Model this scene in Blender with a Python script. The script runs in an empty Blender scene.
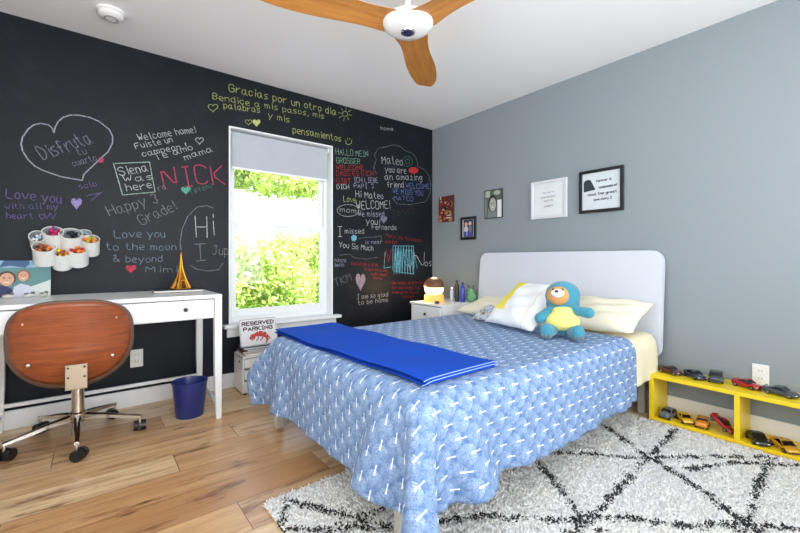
import bpy, bmesh, math, random
import numpy as np
from mathutils import Vector, Matrix, Euler
R = math.radians
random.seed(7)
C = bpy.context.scene.collection
S = bpy.context.scene

# ------------------------------------------------------------------ camera, light, exposure
cam_d = bpy.data.cameras.new('camera'); cam = bpy.data.objects.new('camera', cam_d); C.objects.link(cam)
cam_d.sensor_width = 36.0; cam_d.lens = 395.0 / 800 * 36; cam_d.shift_y = -7.5 / 800
cam_d.clip_start = 0.02; cam_d.clip_end = 200
cam.location = (-3.006, -3.239, 1.0)
cam.rotation_euler = (R(90), 0, 0.90441 - R(90))
S.camera = cam

W = bpy.data.worlds.new('sky'); S.world = W; W.use_nodes = True
nt = W.node_tree; nt.nodes.clear()
bgn = nt.nodes.new('ShaderNodeBackground'); wo = nt.nodes.new('ShaderNodeOutputWorld')
tcw = nt.nodes.new('ShaderNodeTexCoord'); sx = nt.nodes.new('ShaderNodeSeparateXYZ'); rw = nt.nodes.new('ShaderNodeValToRGB')
nt.links.new(tcw.outputs['Generated'], sx.inputs[0]); nt.links.new(sx.outputs[2], rw.inputs[0])
rw.color_ramp.elements[0].color = (0.95, 0.98, 1, 1); rw.color_ramp.elements[1].color = (0.45, 0.66, 1, 1)
nt.links.new(rw.outputs[0], bgn.inputs[0]); bgn.inputs[1].default_value = 3.3
nt.links.new(bgn.outputs[0], wo.inputs[0])

def lamp(name, kind, loc, rot, energy, color=(1, 1, 1), size=None, size_y=None, angle=None):
    d = bpy.data.lights.new(name, kind); d.energy = energy; d.color = color
    if kind == 'AREA':
        d.shape = 'RECTANGLE'; d.size = size; d.size_y = size_y or size
    if kind == 'SUN': d.angle = angle or R(1)
    if kind == 'POINT': d.shadow_soft_size = size or .05
    o = bpy.data.objects.new(name, d); C.objects.link(o); o.location = loc; o.rotation_euler = rot
    return o
lamp('sun', 'SUN', (0, 0, 8), (R(36), 0, R(16)), 24.0, (1, .96, .88), angle=R(1.5))
# daylight coming in through the window of the chalkboard wall
wp = lamp('window_portal', 'AREA', (-1.7025, .20, 1.26), (R(-90), 0, 0), 1, (1, 1, 1), .92, 1.58); wp.data.cycles.is_portal = True
# fill lights added behind the camera and on its left to brighten the room
lamp('rear_fill', 'AREA', (-2.0, -4.40, 1.40), (R(116), 0, 0), 74, (.98, .98, 1.0), 3.2, 1.9)
lamp('side_fill', 'AREA', (-4.20, -2.6, 1.40), (R(108), 0, R(-90)), 26, (1.0, .98, .96), 2.2, 1.7)

S.view_settings.view_transform = 'Standard'; S.view_settings.look = 'None'
S.view_settings.gamma = 1; S.view_settings.use_curve_mapping = False
S.view_settings.exposure = 0.17
S.cycles.use_denoising = True
S.cycles.max_bounces = 8; S.cycles.diffuse_bounces = 5; S.cycles.glossy_bounces = 4
S.cycles.transmission_bounces = 6; S.cycles.transparent_max_bounces = 16
S.cycles.caustics_reflective = False; S.cycles.caustics_refractive = False
S.cycles.sample_clamp_indirect = 6

# ------------------------------------------------------------------ node helpers and materials
def lin(c):
    return tuple((x / 12.92 if x <= .04045 else ((x + .055) / 1.055) ** 2.4) for x in [v / 255 for v in c])
class NT:
    def __init__(s, name):
        s.m = bpy.data.materials.new(name); s.m.use_nodes = True
        s.t = s.m.node_tree; s.b = s.t.nodes['Principled BSDF']; s.out = s.t.nodes['Material Output']
    def n(s, typ, ins=None, **kw):
        nd = s.t.nodes.new('ShaderNode' + typ)
        for k, v in kw.items(): setattr(nd, k, v)
        for k, v in (ins or {}).items(): s.set(nd.inputs[k], v)
        return nd
    def set(s, sock, v):
        if isinstance(v, bpy.types.NodeSocket): s.t.links.new(v, sock)
        elif isinstance(v, bpy.types.Node): s.t.links.new(v.outputs[0], sock)
        else: sock.default_value = v
    def math(s, op, a, b=0.0, c=0.0):
        nd = s.t.nodes.new('ShaderNodeMath'); nd.operation = op
        s.set(nd.inputs[0], a); s.set(nd.inputs[1], b)
        s.set(nd.inputs[2], c)
        return nd.outputs[0]
    def mix(s, f, a, b, mode='MIX'):
        nd = s.t.nodes.new('ShaderNodeMix'); nd.data_type = 'RGBA'; nd.blend_type = mode
        s.set(nd.inputs[0], f)
        s.set(nd.inputs[6], (*a, 1) if isinstance(a, tuple) and len(a) == 3 else a)
        s.set(nd.inputs[7], (*b, 1) if isinstance(b, tuple) and len(b) == 3 else b)
        return nd.outputs[2]
    def ramp(s, f, stops, interp='LINEAR'):
        nd = s.t.nodes.new('ShaderNodeValToRGB'); s.set(nd.inputs[0], f); cr = nd.color_ramp; cr.interpolation = interp
        while len(cr.elements) < len(stops): cr.elements.new(.5)
        for e, (p, c) in zip(cr.elements, stops):
            e.position = p; e.color = (*c, 1) if isinstance(c, tuple) else (c, c, c, 1)
        return nd.outputs[0]
    def coord(s, kind='Object', scale=(1, 1, 1), rot=(0, 0, 0)):
        tc = s.n('TexCoord'); mp = s.n('Mapping', {0: tc.outputs[kind]})
        mp.inputs['Scale'].default_value = scale; mp.inputs['Rotation'].default_value = rot
        return mp.outputs[0]
    def noise(s, vec, scale, detail=3, rough=.5, out=0):
        return s.n('TexNoise', {'Vector': vec, 'Scale': scale, 'Detail': detail, 'Roughness': rough}).outputs[out]
    def bump(s, h, strength=.3, dist=.01):
        b = s.n('Bump', {'Height': h, 'Strength': strength, 'Distance': dist})
        s.t.links.new(b.outputs[0], s.b.inputs['Normal'])
    def done(s, color=None, rough=None, metal=None, **kw):
        if color is not None: s.set(s.b.inputs['Base Color'], (*color, 1) if isinstance(color, tuple) else color)
        if rough is not None: s.set(s.b.inputs['Roughness'], rough)
        if metal is not None: s.set(s.b.inputs['Metallic'], metal)
        for k, v in kw.items(): s.set(s.b.inputs[k.replace('_', ' ')], v)
        return s.m

def simple(name, rgb, rough=.5, metal=0.0, var=.08, nscale=12, bump=0.0, bscale=200, **kw):
    """plain coat with slight procedural variation"""
    t = NT(name); v = t.coord()
    c = lin(rgb); n = t.noise(v, nscale)
    a = tuple(max(0, x * (1 - var)) for x in c); b = tuple(min(1, x * (1 + var)) for x in c)
    if bump: t.bump(t.noise(v, bscale, 2), bump, .002)
    return t.done(t.mix(n, a, b), rough, metal, **kw)

def glow(name, rgb, strength):
    t = NT(name)
    return t.done(lin(rgb), .5, Emission_Color=(*lin(rgb), 1), Emission_Strength=strength)

def m_wood(name, dark, light, scale=(1, 14, 14), rough=.4, streak=None, amt=.35):
    t = NT(name); v = t.coord(scale=scale)
    n1 = t.noise(v, 3.2, 6, .65); n2 = t.noise(v, 14, 4, .6)
    f = t.math('MULTIPLY_ADD', n2, amt, t.math('MULTIPLY', n1, 1 - amt * .6))
    c = t.ramp(f, [(.34, lin(dark)), (.68, lin(light))])
    t.bump(n2, .08, .002)
    return t.done(c, rough)

def m_floor():
    t = NT('hickory_planks'); tc = t.n('TexCoord'); sp = t.n('SeparateXYZ', {0: tc.outputs['Object']})
    x, y = sp.outputs[0], sp.outputs[1]
    ry = t.math('MULTIPLY', t.math('ADD', y, 20.05 + .155), 1 / .205)
    row = t.math('FLOOR', ry); fy = t.math('FRACT', ry)
    r1 = t.n('TexWhiteNoise', {'W': row}, noise_dimensions='1D').outputs[0]
    rx = t.math('MULTIPLY', t.math('ADD', x, t.math('MULTIPLY_ADD', r1, 3.0, 30.0)), 1 / 1.35)
    col = t.math('FLOOR', rx); fx = t.math('FRACT', rx)
    idv = t.n('CombineXYZ', {0: row, 1: col, 2: 3.7})
    wn = t.n('TexWhiteNoise', {'Vector': idv.outputs[0]}, noise_dimensions='3D')
    base = t.ramp(wn.outputs[0], [(0, lin((166, 116, 72))), (.25, lin((200, 154, 106))), (.5, lin((224, 186, 138))), (.8, lin((240, 212, 170))), (1, lin((178, 128, 82)))])
    off = t.n('VectorMath', {0: tc.outputs['Object'], 1: wn.outputs[1]}, operation='ADD')
    off2 = t.n('VectorMath', {0: wn.outputs[1], 'Scale': 9.0}, operation='SCALE')
    pv = t.n('VectorMath', {0: tc.outputs['Object'], 1: off2.outputs[0]}, operation='ADD').outputs[0]
    m1 = t.n('Mapping', {0: pv}); m1.inputs['Scale'].default_value = (1.1, 13, 1)
    m2 = t.n('Mapping', {0: pv}); m2.inputs['Scale'].default_value = (3, 60, 1)
    m3 = t.n('Mapping', {0: pv}); m3.inputs['Scale'].default_value = (1.4, 6.5, 1)
    g1 = t.noise(m1.outputs[0], 2.0, 6, .62); g2 = t.noise(m2.outputs[0], 2.0, 3, .6); g3 = t.noise(m3.outputs[0], 1.6, 5, .7)
    c = t.mix(t.ramp(g1, [(.42, 0.0), (.70, .60)]), base, lin((154, 104, 66)))
    c = t.mix(t.ramp(g3, [(.57, 0.0), (.68, .85)]), c, lin((112, 70, 44)))
    c = t.mix(t.ramp(g2, [(.35, .16), (.6, 0.0)]), c, lin((140, 92, 56)))
    vo = t.n('TexVoronoi', {'Vector': m3.outputs[0], 'Scale': 1.3})
    c = t.mix(t.ramp(vo.outputs[0], [(.035, .85), (.085, 0.0)]), c, lin((60, 36, 26)))
    seam = t.math('MAXIMUM', t.math('LESS_THAN', fy, .012), t.math('LESS_THAN', fx, .0022))
    c = t.mix(seam, c, lin((96, 64, 42)))
    t.bump(t.math('SUBTRACT', g2, seam), .12, .002)
    return t.done(c, t.math('MULTIPLY_ADD', g2, .15, .24))

def m_chalkboard():
    t = NT('chalkboard_paint'); v = t.coord()
    n = t.noise(v, 1.1, 5, .6); n2 = t.noise(v, 5, 5, .7)
    c = t.mix(t.ramp(n, [(.35, 0.0), (.7, 1.0)]), lin((14, 18, 25)), lin((22, 27, 35)))
    c = t.mix(t.ramp(n2, [(.52, 0.0), (.8, .16)]), c, lin((80, 82, 90)))
    return t.done(c, t.math('MULTIPLY_ADD', n2, .2, .36), Specular_IOR_Level=.22)

def m_paint(name, rgb, rough=.6, b=.04):
    t = NT(name); v = t.coord(); n = t.noise(v, .9, 3); c = lin(rgb)
    t.bump(t.noise(v, 160, 3), b, .002)
    return t.done(t.mix(n, tuple(x * .97 for x in c), tuple(min(1, x * 1.03) for x in c)), rough)

def m_duvet():
    t = NT('blue_tree_print_cotton'); tc = t.n('TexCoord'); sp = t.n('SeparateXYZ', {0: tc.outputs['UV']})
    pu, pv = .108, .044            # column pitch, row pitch (staggered)
    rv = t.math('MULTIPLY', sp.outputs[0], 1 / (pv * 2)); ru = t.math('MULTIPLY', sp.outputs[1], 1 / pu)
    def layer(ou, ov):
        lu = t.math('MULTIPLY', t.math('SUBTRACT', t.math('FRACT', t.math('ADD', ru, ou)), .5), pu)
        lv = t.math('MULTIPLY', t.math('SUBTRACT', t.math('FRACT', t.math('ADD', rv, ov)), .5), pv * 2)
        # crown disc centred below, stem above
        du = t.math('MULTIPLY', lu, lu); dvv = t.math('ADD', lv, .008); dv = t.math('MULTIPLY', dvv, dvv)
        r = t.math('SQRT', t.math('ADD', du, dv))
        du2 = t.math('SUBTRACT', lv, .018); r2 = t.math('SQRT', t.math('ADD', du, t.math('MULTIPLY', du2, du2)))
        crown = t.math('MULTIPLY', t.math('LESS_THAN', r, .0345), t.math('MAXIMUM', t.math('MULTIPLY_ADD', r2, -9.0, .62), .20))
        wid = t.math('MULTIPLY_ADD', t.math('ABSOLUTE', t.math('SUBTRACT', lv, .030)), .09, .0017)
        st = t.math('MULTIPLY', t.math('LESS_THAN', t.math('ABSOLUTE', lu), wid),
                    t.math('MULTIPLY', t.math('GREATER_THAN', lv, .006), t.math('LESS_THAN', lv, .0435)))
        return crown, st
    c1, s1 = layer(0, 0); c2, s2 = layer(.5, .5)
    crown = t.math('MAXIMUM', c1, c2); stem = t.math('MAXIMUM', s1, s2)
    uvm = t.n('Mapping', {0: tc.outputs['UV']})
    sp1 = t.n('TexVoronoi', {'Vector': uvm.outputs[0], 'Scale': 240.0}).outputs[0]
    speck = t.ramp(sp1, [(.30, 1.0), (.55, 0.0)])
    nb = t.noise(uvm.outputs[0], 45, 4, .7)
    base = t.mix(t.ramp(nb, [(.4, 0.0), (.65, 1.0)]), lin((82, 114, 160)), lin((124, 153, 192)))
    c = t.mix(t.math('MULTIPLY', crown, t.math('MULTIPLY_ADD', speck, .95, .32)), base, lin((194, 212, 234)))
    c = t.mix(stem, c, lin((240, 245, 250)))
    t.bump(t.noise(uvm.outputs[0], 9, 4, .6), .30, .010)
    return t.done(c, .85)

def m_foliage(name, a, b, trans=.35):
    t = NT(name); v = t.coord()
    c = t.ramp(t.noise(v, 2.2, 3), [(.35, lin(a)), (.65, lin(b))])
    t.done(c, .55)
    tr = t.n('BsdfTranslucent', {0: c}); mx = t.n('MixShader', {0: trans, 1: t.b.outputs[0], 2: tr.outputs[0]})
    t.t.links.new(mx.outputs[0], t.out.inputs[0]); return t.m

def m_glass(name, tint=(.96, .98, .98), gl=.08):
    t = NT(name); tr = t.n('BsdfTransparent', {0: (*tint, 1)}); g = t.n('BsdfGlossy', {'Roughness': .02})
    fr = t.n('Fresnel', {'IOR': 1.45})
    mx = t.n('MixShader', {0: t.math('MULTIPLY', fr, .8), 1: tr.outputs[0], 2: g.outputs[0]})
    t.t.links.new(mx.outputs[0], t.out.inputs[0]); return t.m

def m_chalk(name, rgb, dens=.8):
    """broken chalk line: grains let the board show between them"""
    t = NT(name); v = t.coord(); n = t.noise(v, 330, 3, .7); n2 = t.noise(v, 14, 2)
    a = t.math('MULTIPLY', t.ramp(n, [(.36, 0.0), (.52, 1.0)]), t.math('MULTIPLY_ADD', n2, .6, dens * .7))
    return t.done(lin(rgb), .95, Alpha=a)

def m_vcol(name, rough=.9, attr='col'):
    t = NT(name); a = t.n('Attribute', attribute_name=attr)
    return t.done(a.outputs[0], rough)

def m_stripe_pillow():
    t = NT('white_pillow_cotton_yellow_band'); tc = t.n('TexCoord'); sp = t.n('SeparateXYZ', {0: tc.outputs['Object']})
    x = sp.outputs[0]
    band = t.math('MULTIPLY', t.math('GREATER_THAN', x, -.175), t.math('LESS_THAN', x, -.085))
    band = t.math('MULTIPLY', band, t.math('GREATER_THAN', sp.outputs[1], -.11))
    thin = t.math('LESS_THAN', t.math('ABSOLUTE', t.math('SUBTRACT', x, .13)), .003)
    c = t.mix(band, lin((238, 240, 240)), lin((240, 222, 96)))
    c = t.mix(t.math('MULTIPLY', thin, .7), c, lin((224, 196, 120)))
    t.bump(t.noise(t.coord(), 12, 3), .3, .01)
    return t.done(c, .9)

M = {}
M['floor'] = m_floor()
M['board'] = m_chalkboard()
M['grey'] = m_paint('grey_wall_paint', (139, 148, 154), .5)
M['ceil'] = m_paint('ceiling_paint', (240, 241, 244), .8)
M['offwhite'] = m_paint('far_wall_paint', (214, 214, 212), .8)
M['trim'] = simple('white_trim_paint', (236, 238, 240), .35, var=.02)
M['desk'] = simple('white_lacquer', (240, 242, 243), .28, var=.015)
M['blind'] = simple('grey_blind_fabric', (178, 184, 192), .9, var=.04, bump=.1)
M['glass'] = m_glass('window_glass')
M['outlet'] = simple('outlet_plastic', (232, 232, 228), .3, var=.02)
M['slot'] = simple('dark_slot', (40, 40, 42), .5)
M['oak'] = m_wood('fan_maple', (168, 104, 44), (206, 142, 72), rough=.35)
M['fanwhite'] = simple('fan_white_gloss', (240, 240, 240), .2, var=.01)
M['walnut'] = m_wood('bent_plywood_cherry', (112, 54, 28), (158, 84, 46), scale=(1, 6, 22), rough=.33, amt=.3)
M['cushion'] = simple('taupe_leather', (116, 96, 84), .5, bump=.15)
M['chrome'] = simple('chrome', (214, 210, 204), .12, 1.0, var=.04)
M['nickel'] = simple('brushed_nickel', (206, 196, 178), .32, 1.0, var=.06)
M['blackplastic'] = simple('black_plastic', (26, 26, 30), .35)
M['binblue'] = simple('navy_plastic', (34, 46, 112), .3, var=.05)
M['gold'] = simple('gilt_metal', (222, 158, 52), .35, .75, var=.2, nscale=40)
M['book_dark'] = simple('dark_book_cover', (52, 54, 62), .85)
M['paper'] = simple('paper', (232, 228, 218), .85, var=.03)
M['headboard'] = simple('headboard_fabric', (206, 211, 222), .75, var=.02, bump=.06, bscale=500)
M['bedframe'] = simple('bed_frame_painted', (190, 186, 172), .5, var=.03)
M['mattress'] = simple('mattress_ticking', (226, 224, 216), .9)
M['duvet'] = m_duvet()
M['sheet'] = simple('cream_sheet_cotton', (228, 221, 192), .9, var=.03, nscale=8, bump=.2, bscale=40)
M['towel'] = simple('royal_blue_fleece', (22, 74, 184), .95, var=.08, nscale=30, bump=.3, bscale=300, Specular_IOR_Level=.15)
M['towel_edge'] = simple('pale_blue_stitching', (150, 176, 232), .9)
M['pillow_white'] = m_stripe_pillow()
M['plush'] = simple('teal_plush', (60, 138, 160), .98, var=.12, nscale=60, bump=.5, bscale=260, Sheen_Weight=.4)
M['plush_face'] = simple('tan_plush', (206, 152, 92), .98, bump=.4, bscale=260)
M['plush_white'] = simple('white_plush', (240, 238, 234), .98, bump=.4, bscale=260)
M['plush_yellow'] = simple('yellow_plush', (240, 226, 132), .98, bump=.4, bscale=260)
M['yellow'] = simple('yellow_shelf_paint', (238, 208, 34), .35, var=.04)
M['frameblack'] = simple('black_frame', (22, 24, 30), .35)
M['framewhite'] = simple('white_frame', (214, 216, 220), .5, var=.02)
M['mat'] = simple('mount_paper', (214, 220, 226), .8, var=.015)
M['ink'] = simple('ink', (36, 42, 50), .7)
M['inkgrey'] = simple('grey_ink', (150, 155, 162), .8)
M['cup'] = simple('white_can', (232, 232, 228), .35, var=.05, nscale=50)
M['cupin'] = simple('grey_can_inside', (176, 180, 184), .4)
for k, rgb in dict(red=(176, 26, 32), navy=(38, 48, 72), maroon=(78, 30, 34), dgrey=(52, 56, 64), charcoal=(62, 68, 74), yel=(232, 180, 24),
                   orange=(228, 140, 34), blackg=(30, 38, 36), silver=(104, 110, 116), amber=(214, 160, 40)).items():
    M['car_' + k] = simple('car_paint_' + k, rgb, .25, .1, var=.05, Coat_Weight=.6)
M['carglass'] = simple('car_glass', (18, 20, 24), .08)
M['tyre'] = simple('tyre_rubber', (20, 20, 22), .8)
M['rim'] = simple('wheel_rim', (150, 152, 156), .3, .9)
M['headlight'] = simple('head_lamp', (232, 232, 224), .2)
M['taillight'] = simple('tail_lamp', (190, 24, 24), .2)
M['amberglass'] = glow('lit_lamp_glass', (255, 226, 176), 2.6)
M['lampbase'] = glow('lit_amber_base', (236, 170, 84), .55)
M['lampcap'] = simple('brown_lamp_cap', (112, 74, 48), .5, var=.25, nscale=60)
M['leaf_a'] = m_foliage('leaf_bright', (132, 160, 66), (206, 216, 136))
M['leaf_b'] = m_foliage('leaf_mid', (98, 136, 76), (166, 190, 122))
M['bark'] = m_wood('bark', (70, 56, 44), (120, 100, 82), scale=(4, 4, 1), rough=.9)
M['lawn'] = m_foliage('lawn_grass', (120, 140, 70), (176, 186, 110), 0)
M['siding'] = simple('pale_stucco', (240, 240, 236), .8)
for k, rgb, d in (('w', (214, 220, 222), .95), ('gr', (150, 156, 160), .75), ('m', (142, 140, 164), .8), ('m2', (178, 180, 192), 1), ('p', (128, 108, 176), .85), ('p2', (170, 156, 214), 1),
               ('k', (206, 76, 108), .9), ('g', (140, 186, 158), .9), ('g2', (172, 206, 186), .95), ('t', (86, 150, 128), .8), ('t2', (96, 184, 156), 1),
               ('s', (150, 172, 190), .8), ('y', (206, 212, 132), .95), ('r', (196, 50, 50), .9), ('r2', (214, 70, 90), 1), ('b', (124, 144, 214), .9), ('v', (190, 190, 220), .85),
               ('c', (120, 196, 222), 1), ('br', (100, 84, 76), .7), ('pg', (182, 160, 172), .75)):
    M['chalk_' + k] = m_chalk('chalk_' + k, rgb, d)
def col(name, rgb, rough=.6):
    k = 'c_' + name
    if k not in M: M[k] = simple(name, rgb, rough)
    return M[k]

# ------------------------------------------------------------------ mesh helpers
def link(name, bm, mat, parent=None, smooth=False, loc=None):
    me = bpy.data.meshes.new(name)
    bmesh.ops.recalc_face_normals(bm, faces=bm.faces)
    bm.to_mesh(me); bm.free()
    if smooth:
        me.polygons.foreach_set('use_smooth', [True] * len(me.polygons))
        if smooth != 'full':
            me.set_sharp_from_angle(angle=R(38))
    o = bpy.data.objects.new(name, me); C.objects.link(o)
    for m in (mat if isinstance(mat, (list, tuple)) else [mat]): me.materials.append(m)
    if parent is not None: o.parent = parent
    if loc is not None: o.location = loc
    return o
def root(name, label, cat, loc=(0, 0, 0), rz=0.0, group=None, rot=None):
    o = bpy.data.objects.new(name, None); C.objects.link(o); o.location = loc
    o.rotation_euler = rot if rot else (0, 0, rz); o.empty_display_size = .1
    o['label'] = label; o['category'] = cat
    if group: o['group'] = group
    return o
def tag(o, label, cat, group=None):
    o['label'] = label; o['category'] = cat
    if group: o['group'] = group
    return o
def struct(name, bm, mat, parent=None, **kw):
    o = link(name, bm, mat, parent, **kw)
    if parent is None: o['kind'] = 'structure'
    return o
def NB(): return bmesh.new()
def box(bm, lo, hi, bev=0.0, seg=2, mat=None):
    """axis-aligned box lo..hi, optionally bevelled"""
    t = bmesh.new(); bmesh.ops.create_cube(t, size=1)
    for v in t.verts:
        v.co = Vector([(lo[i] + hi[i]) / 2 + v.co[i] * (hi[i] - lo[i]) for i in range(3)])
    if bev: bmesh.ops.bevel(t, geom=t.edges[:], offset=bev, segments=seg, affect='EDGES', profile=.5)
    if mat is not None: t.transform(mat)
    merge(bm, t); return bm
def merge(bm, t, mi=0):
    me = bpy.data.meshes.new('_t'); t.to_mesh(me); t.free()
    n0 = len(bm.faces); bm.from_mesh(me); bpy.data.meshes.remove(me)
    if mi:
        bm.faces.ensure_lookup_table()
        for f in bm.faces[n0:]: f.material_index = mi
    return bm
def cyl(bm, p0, p1, r0, r1=None, n=20, cap=True):
    p0, p1 = Vector(p0), Vector(p1); r1 = r0 if r1 is None else r1; d = p1 - p0
    t = bmesh.new(); bmesh.ops.create_cone(t, cap_ends=cap, segments=n, radius1=r0, radius2=r1, depth=d.length)
    t.transform(Matrix.Translation((p0 + p1) / 2) @ d.to_track_quat('Z', 'Y').to_matrix().to_4x4()); return merge(bm, t)
def ball(bm, c, r, u=20, v=12, rot=None):
    t = bmesh.new(); bmesh.ops.create_uvsphere(t, u_segments=u, v_segments=v, radius=1)
    r = (r, r, r) if isinstance(r, (int, float)) else r
    mt = Matrix.Translation(c)
    if rot: mt = mt @ Euler(rot).to_matrix().to_4x4()
    t.transform(mt @ Matrix.Diagonal((*r, 1))); return merge(bm, t)
def lathe(bm, prof, n=32, c=(0, 0, 0), m=None):
    t = bmesh.new(); rings = []
    for r, z in prof:
        rings.append([t.verts.new((r * math.cos(2 * math.pi * k / n), r * math.sin(2 * math.pi * k / n), z)) for k in range(n)])
    for a, b in zip(rings, rings[1:]):
        for k in range(n): t.faces.new((a[k], a[(k + 1) % n], b[(k + 1) % n], b[k]))
    bmesh.ops.remove_doubles(t, verts=t.verts, dist=1e-6)
    t.transform((m or Matrix()) if m is not None else Matrix.Translation(c)); return merge(bm, t)
def prism(bm, pts, h0, h1, axis='z'):
    """closed outline pts extruded between h0 and h1 along axis"""
    t = bmesh.new(); P = {'z': lambda a, b, h: (a, b, h), 'y': lambda a, b, h: (a, h, b), 'x': lambda a, b, h: (h, a, b)}[axis]
    lo = [t.verts.new(P(a, b, h0)) for a, b in pts]; hi = [t.verts.new(P(a, b, h1)) for a, b in pts]; n = len(pts)
    t.faces.new(lo); t.faces.new(hi[::-1])
    for k in range(n): t.faces.new((lo[k], lo[(k + 1) % n], hi[(k + 1) % n], hi[k]))
    return merge(bm, t)
def tube(bm, pts, r, n=8, closed=False):
    pts = [Vector(p) for p in pts]; rings = []; t = bmesh.new(); rr = r if isinstance(r, (list, tuple)) else [r] * len(pts)
    for i, p in enumerate(pts):
        a = pts[i - 1] if i or closed else p; b = pts[(i + 1) % len(pts)] if i < len(pts) - 1 or closed else p
        q = (b - a).normalized().to_track_quat('Z', 'Y')
        rings.append([t.verts.new(p + q @ Vector((rr[i] * math.cos(2 * math.pi * k / n), rr[i] * math.sin(2 * math.pi * k / n), 0))) for k in range(n)])
    m = len(rings)
    for i in range(m if closed else m - 1):
        A, B = rings[i], rings[(i + 1) % m]
        for k in range(n): t.faces.new((A[k], A[(k + 1) % n], B[(k + 1) % n], B[k]))
    if not closed: t.faces.new(rings[0]); t.faces.new(rings[-1][::-1])
    return merge(bm, t)
def grid(bm, f, nu, nv, uv=None):
    """f(s,t) -> point for s,t in 0..1"""
    t = bmesh.new(); V = [[t.verts.new(f(i / nu, j / nv)) for j in range(nv + 1)] for i in range(nu + 1)]
    for i in range(nu):
        for j in range(nv): t.faces.new((V[i][j], V[i + 1][j], V[i + 1][j + 1], V[i][j + 1]))
    return merge(bm, t)
def solidify(o, th, off=-1):
    m = o.modifiers.new('thickness', 'SOLIDIFY'); m.thickness = th; m.offset = off; return o
def subsurf(o, lv=2):
    m = o.modifiers.new('smooth', 'SUBSURF'); m.levels = lv; m.render_levels = lv; return o
def rrect(w, h, r, n=6, c=(0, 0)):
    o = []
    for sx_, sy_, a0 in ((1, 1, 0), (-1, 1, 90), (-1, -1, 180), (1, -1, 270)):
        for k in range(n + 1):
            a = R(a0 + 90 * k / n); o.append((c[0] + sx_ * (w / 2 - r) + r * math.cos(a), c[1] + sy_ * (h / 2 - r) + r * math.sin(a)))
    return o

# single-stroke alphabet: digit pairs x,y; baseline y=2, x-height 6, cap 8, descender 0
GL = {'A': '02 28 42|14 34', 'B': '02 08 28 37 36 25 05|25 34 33 22 02', 'C': '47 38 18 07 03 12 32 43', 'D': '02 08 28 46 44 22 02', 'E': '42 02 08 48|05 35',
 'F': '02 08 48|05 35', 'G': '47 38 18 07 03 12 32 43 45 25', 'H': '02 08|42 48|05 45', 'I': '22 28|12 32|18 38', 'J': '38 33 22 12 03|18 48', 'K': '02 08|48 05 42',
 'L': '08 02 42', 'M': '02 08 24 48 42', 'N': '02 08 42 48', 'O': '12 03 07 18 38 47 43 32 12', 'P': '02 08 38 47 46 35 05', 'R': '02 08 38 47 46 35 05|25 42',
 'S': '47 38 18 07 06 15 35 44 43 32 12 03', 'T': '08 48|28 22', 'U': '08 03 12 32 43 48', 'V': '08 22 48', 'W': '08 12 26 32 48', 'Y': '08 25 48|25 22', 'Z': '08 48 02 42',
 'a': '36 16 05 03 12 22 35|36 33 42', 'b': '08 02|05 16 26 35 33 22 12 03', 'c': '35 26 16 05 03 12 22 33', 'd': '38 32|35 26 16 05 03 12 22 33', 'e': '04 34 35 26 16 05 03 12 32',
 'f': '37 28 17 12|05 25', 'g': '35 26 16 05 04 13 23 34|36 31 20 10 01', 'h': '08 02|05 16 26 35 32', 'i': '12 16|17 18', 'k': '08 02|35 04 32', 'l': '18 12 22', 'm': '02 06|05 16 25 22|25 36 45 42',
 'n': '02 06|05 16 26 35 32', 'o': '12 03 05 16 26 35 33 22 12', 'p': '00 06|05 16 26 35 33 22 12 03', 'q': '30 36|35 26 16 05 03 12 22 33', 'r': '02 06|04 15 26 36', 's': '36 16 05 14 24 33 22 02', 't': '18 13 22 32|06 26',
 'u': '06 03 12 22 33|36 32', 'v': '06 22 46', 'w': '06 12 24 32 46', 'y': '06 22|46 10', 'z': '06 36 02 32', '!': '18 14|13 12', ',': '13 01', '.': '12 13', '&': '42 07 18 27 04 12 22 44',
 '3': '07 18 28 37 36 25 34 33 22 12 03', '8': '15 06 07 18 28 37 36 25 15 04 03 12 22 33 34 25', '0': '12 03 07 18 28 37 33 22 12'}
def strokes(text, jit=.12, rng=None):
    rng = rng or random.Random(hash_(text)); x = 0.0; out = []
    for ch in text:
        if ch == ' ': x += 3.0; continue
        mx = 0; dy = rng.uniform(-.35, .35) * (jit > 0)
        for s in GL.get(ch, '').split('|'):
            if not s: continue
            p = [(int(q[0]), int(q[1])) for q in s.split()]; mx = max([mx] + [a for a, b in p])
            p = [(a + rng.uniform(-jit, jit), b + rng.uniform(-jit, jit)) for a, b in p]
            if len(p) > 2:      # soften corners
                q = [p[0]]
                for a, b in zip(p, p[1:]):
                    q += [(a[0] * .78 + b[0] * .22, a[1] * .78 + b[1] * .22), (a[0] * .22 + b[0] * .78, a[1] * .22 + b[1] * .78)]
                p = q + [p[-1]]
            out.append([(x + a, b - 2 + dy) for a, b in p])
        x += mx + 1.5
    return out, max(x - 1.5, 1)
def hash_(s):
    h = 7
    for c in s: h = (h * 131 + ord(c)) % 1000003
    return h
def ribbon(bm, pts, w, place):
    """flat line of width w through 2-D points; place(a,b) -> 3-D point on the surface"""
    for (a, b), (c, d) in zip(pts, pts[1:]):
        dx, dy = c - a, d - b; l = math.hypot(dx, dy) or 1e-6; ux, uy = dx / l * w / 2, dy / l * w / 2
        a_, b_, c_, d_ = a - ux * .7, b - uy * .7, c + ux * .7, d + uy * .7
        q = [(a_ - uy, b_ + ux), (a_ + uy, b_ - ux), (c_ + uy, d_ - ux), (c_ - uy, d_ + ux)]
        bm.faces.new([bm.verts.new(place(*v)) for v in q])
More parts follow.
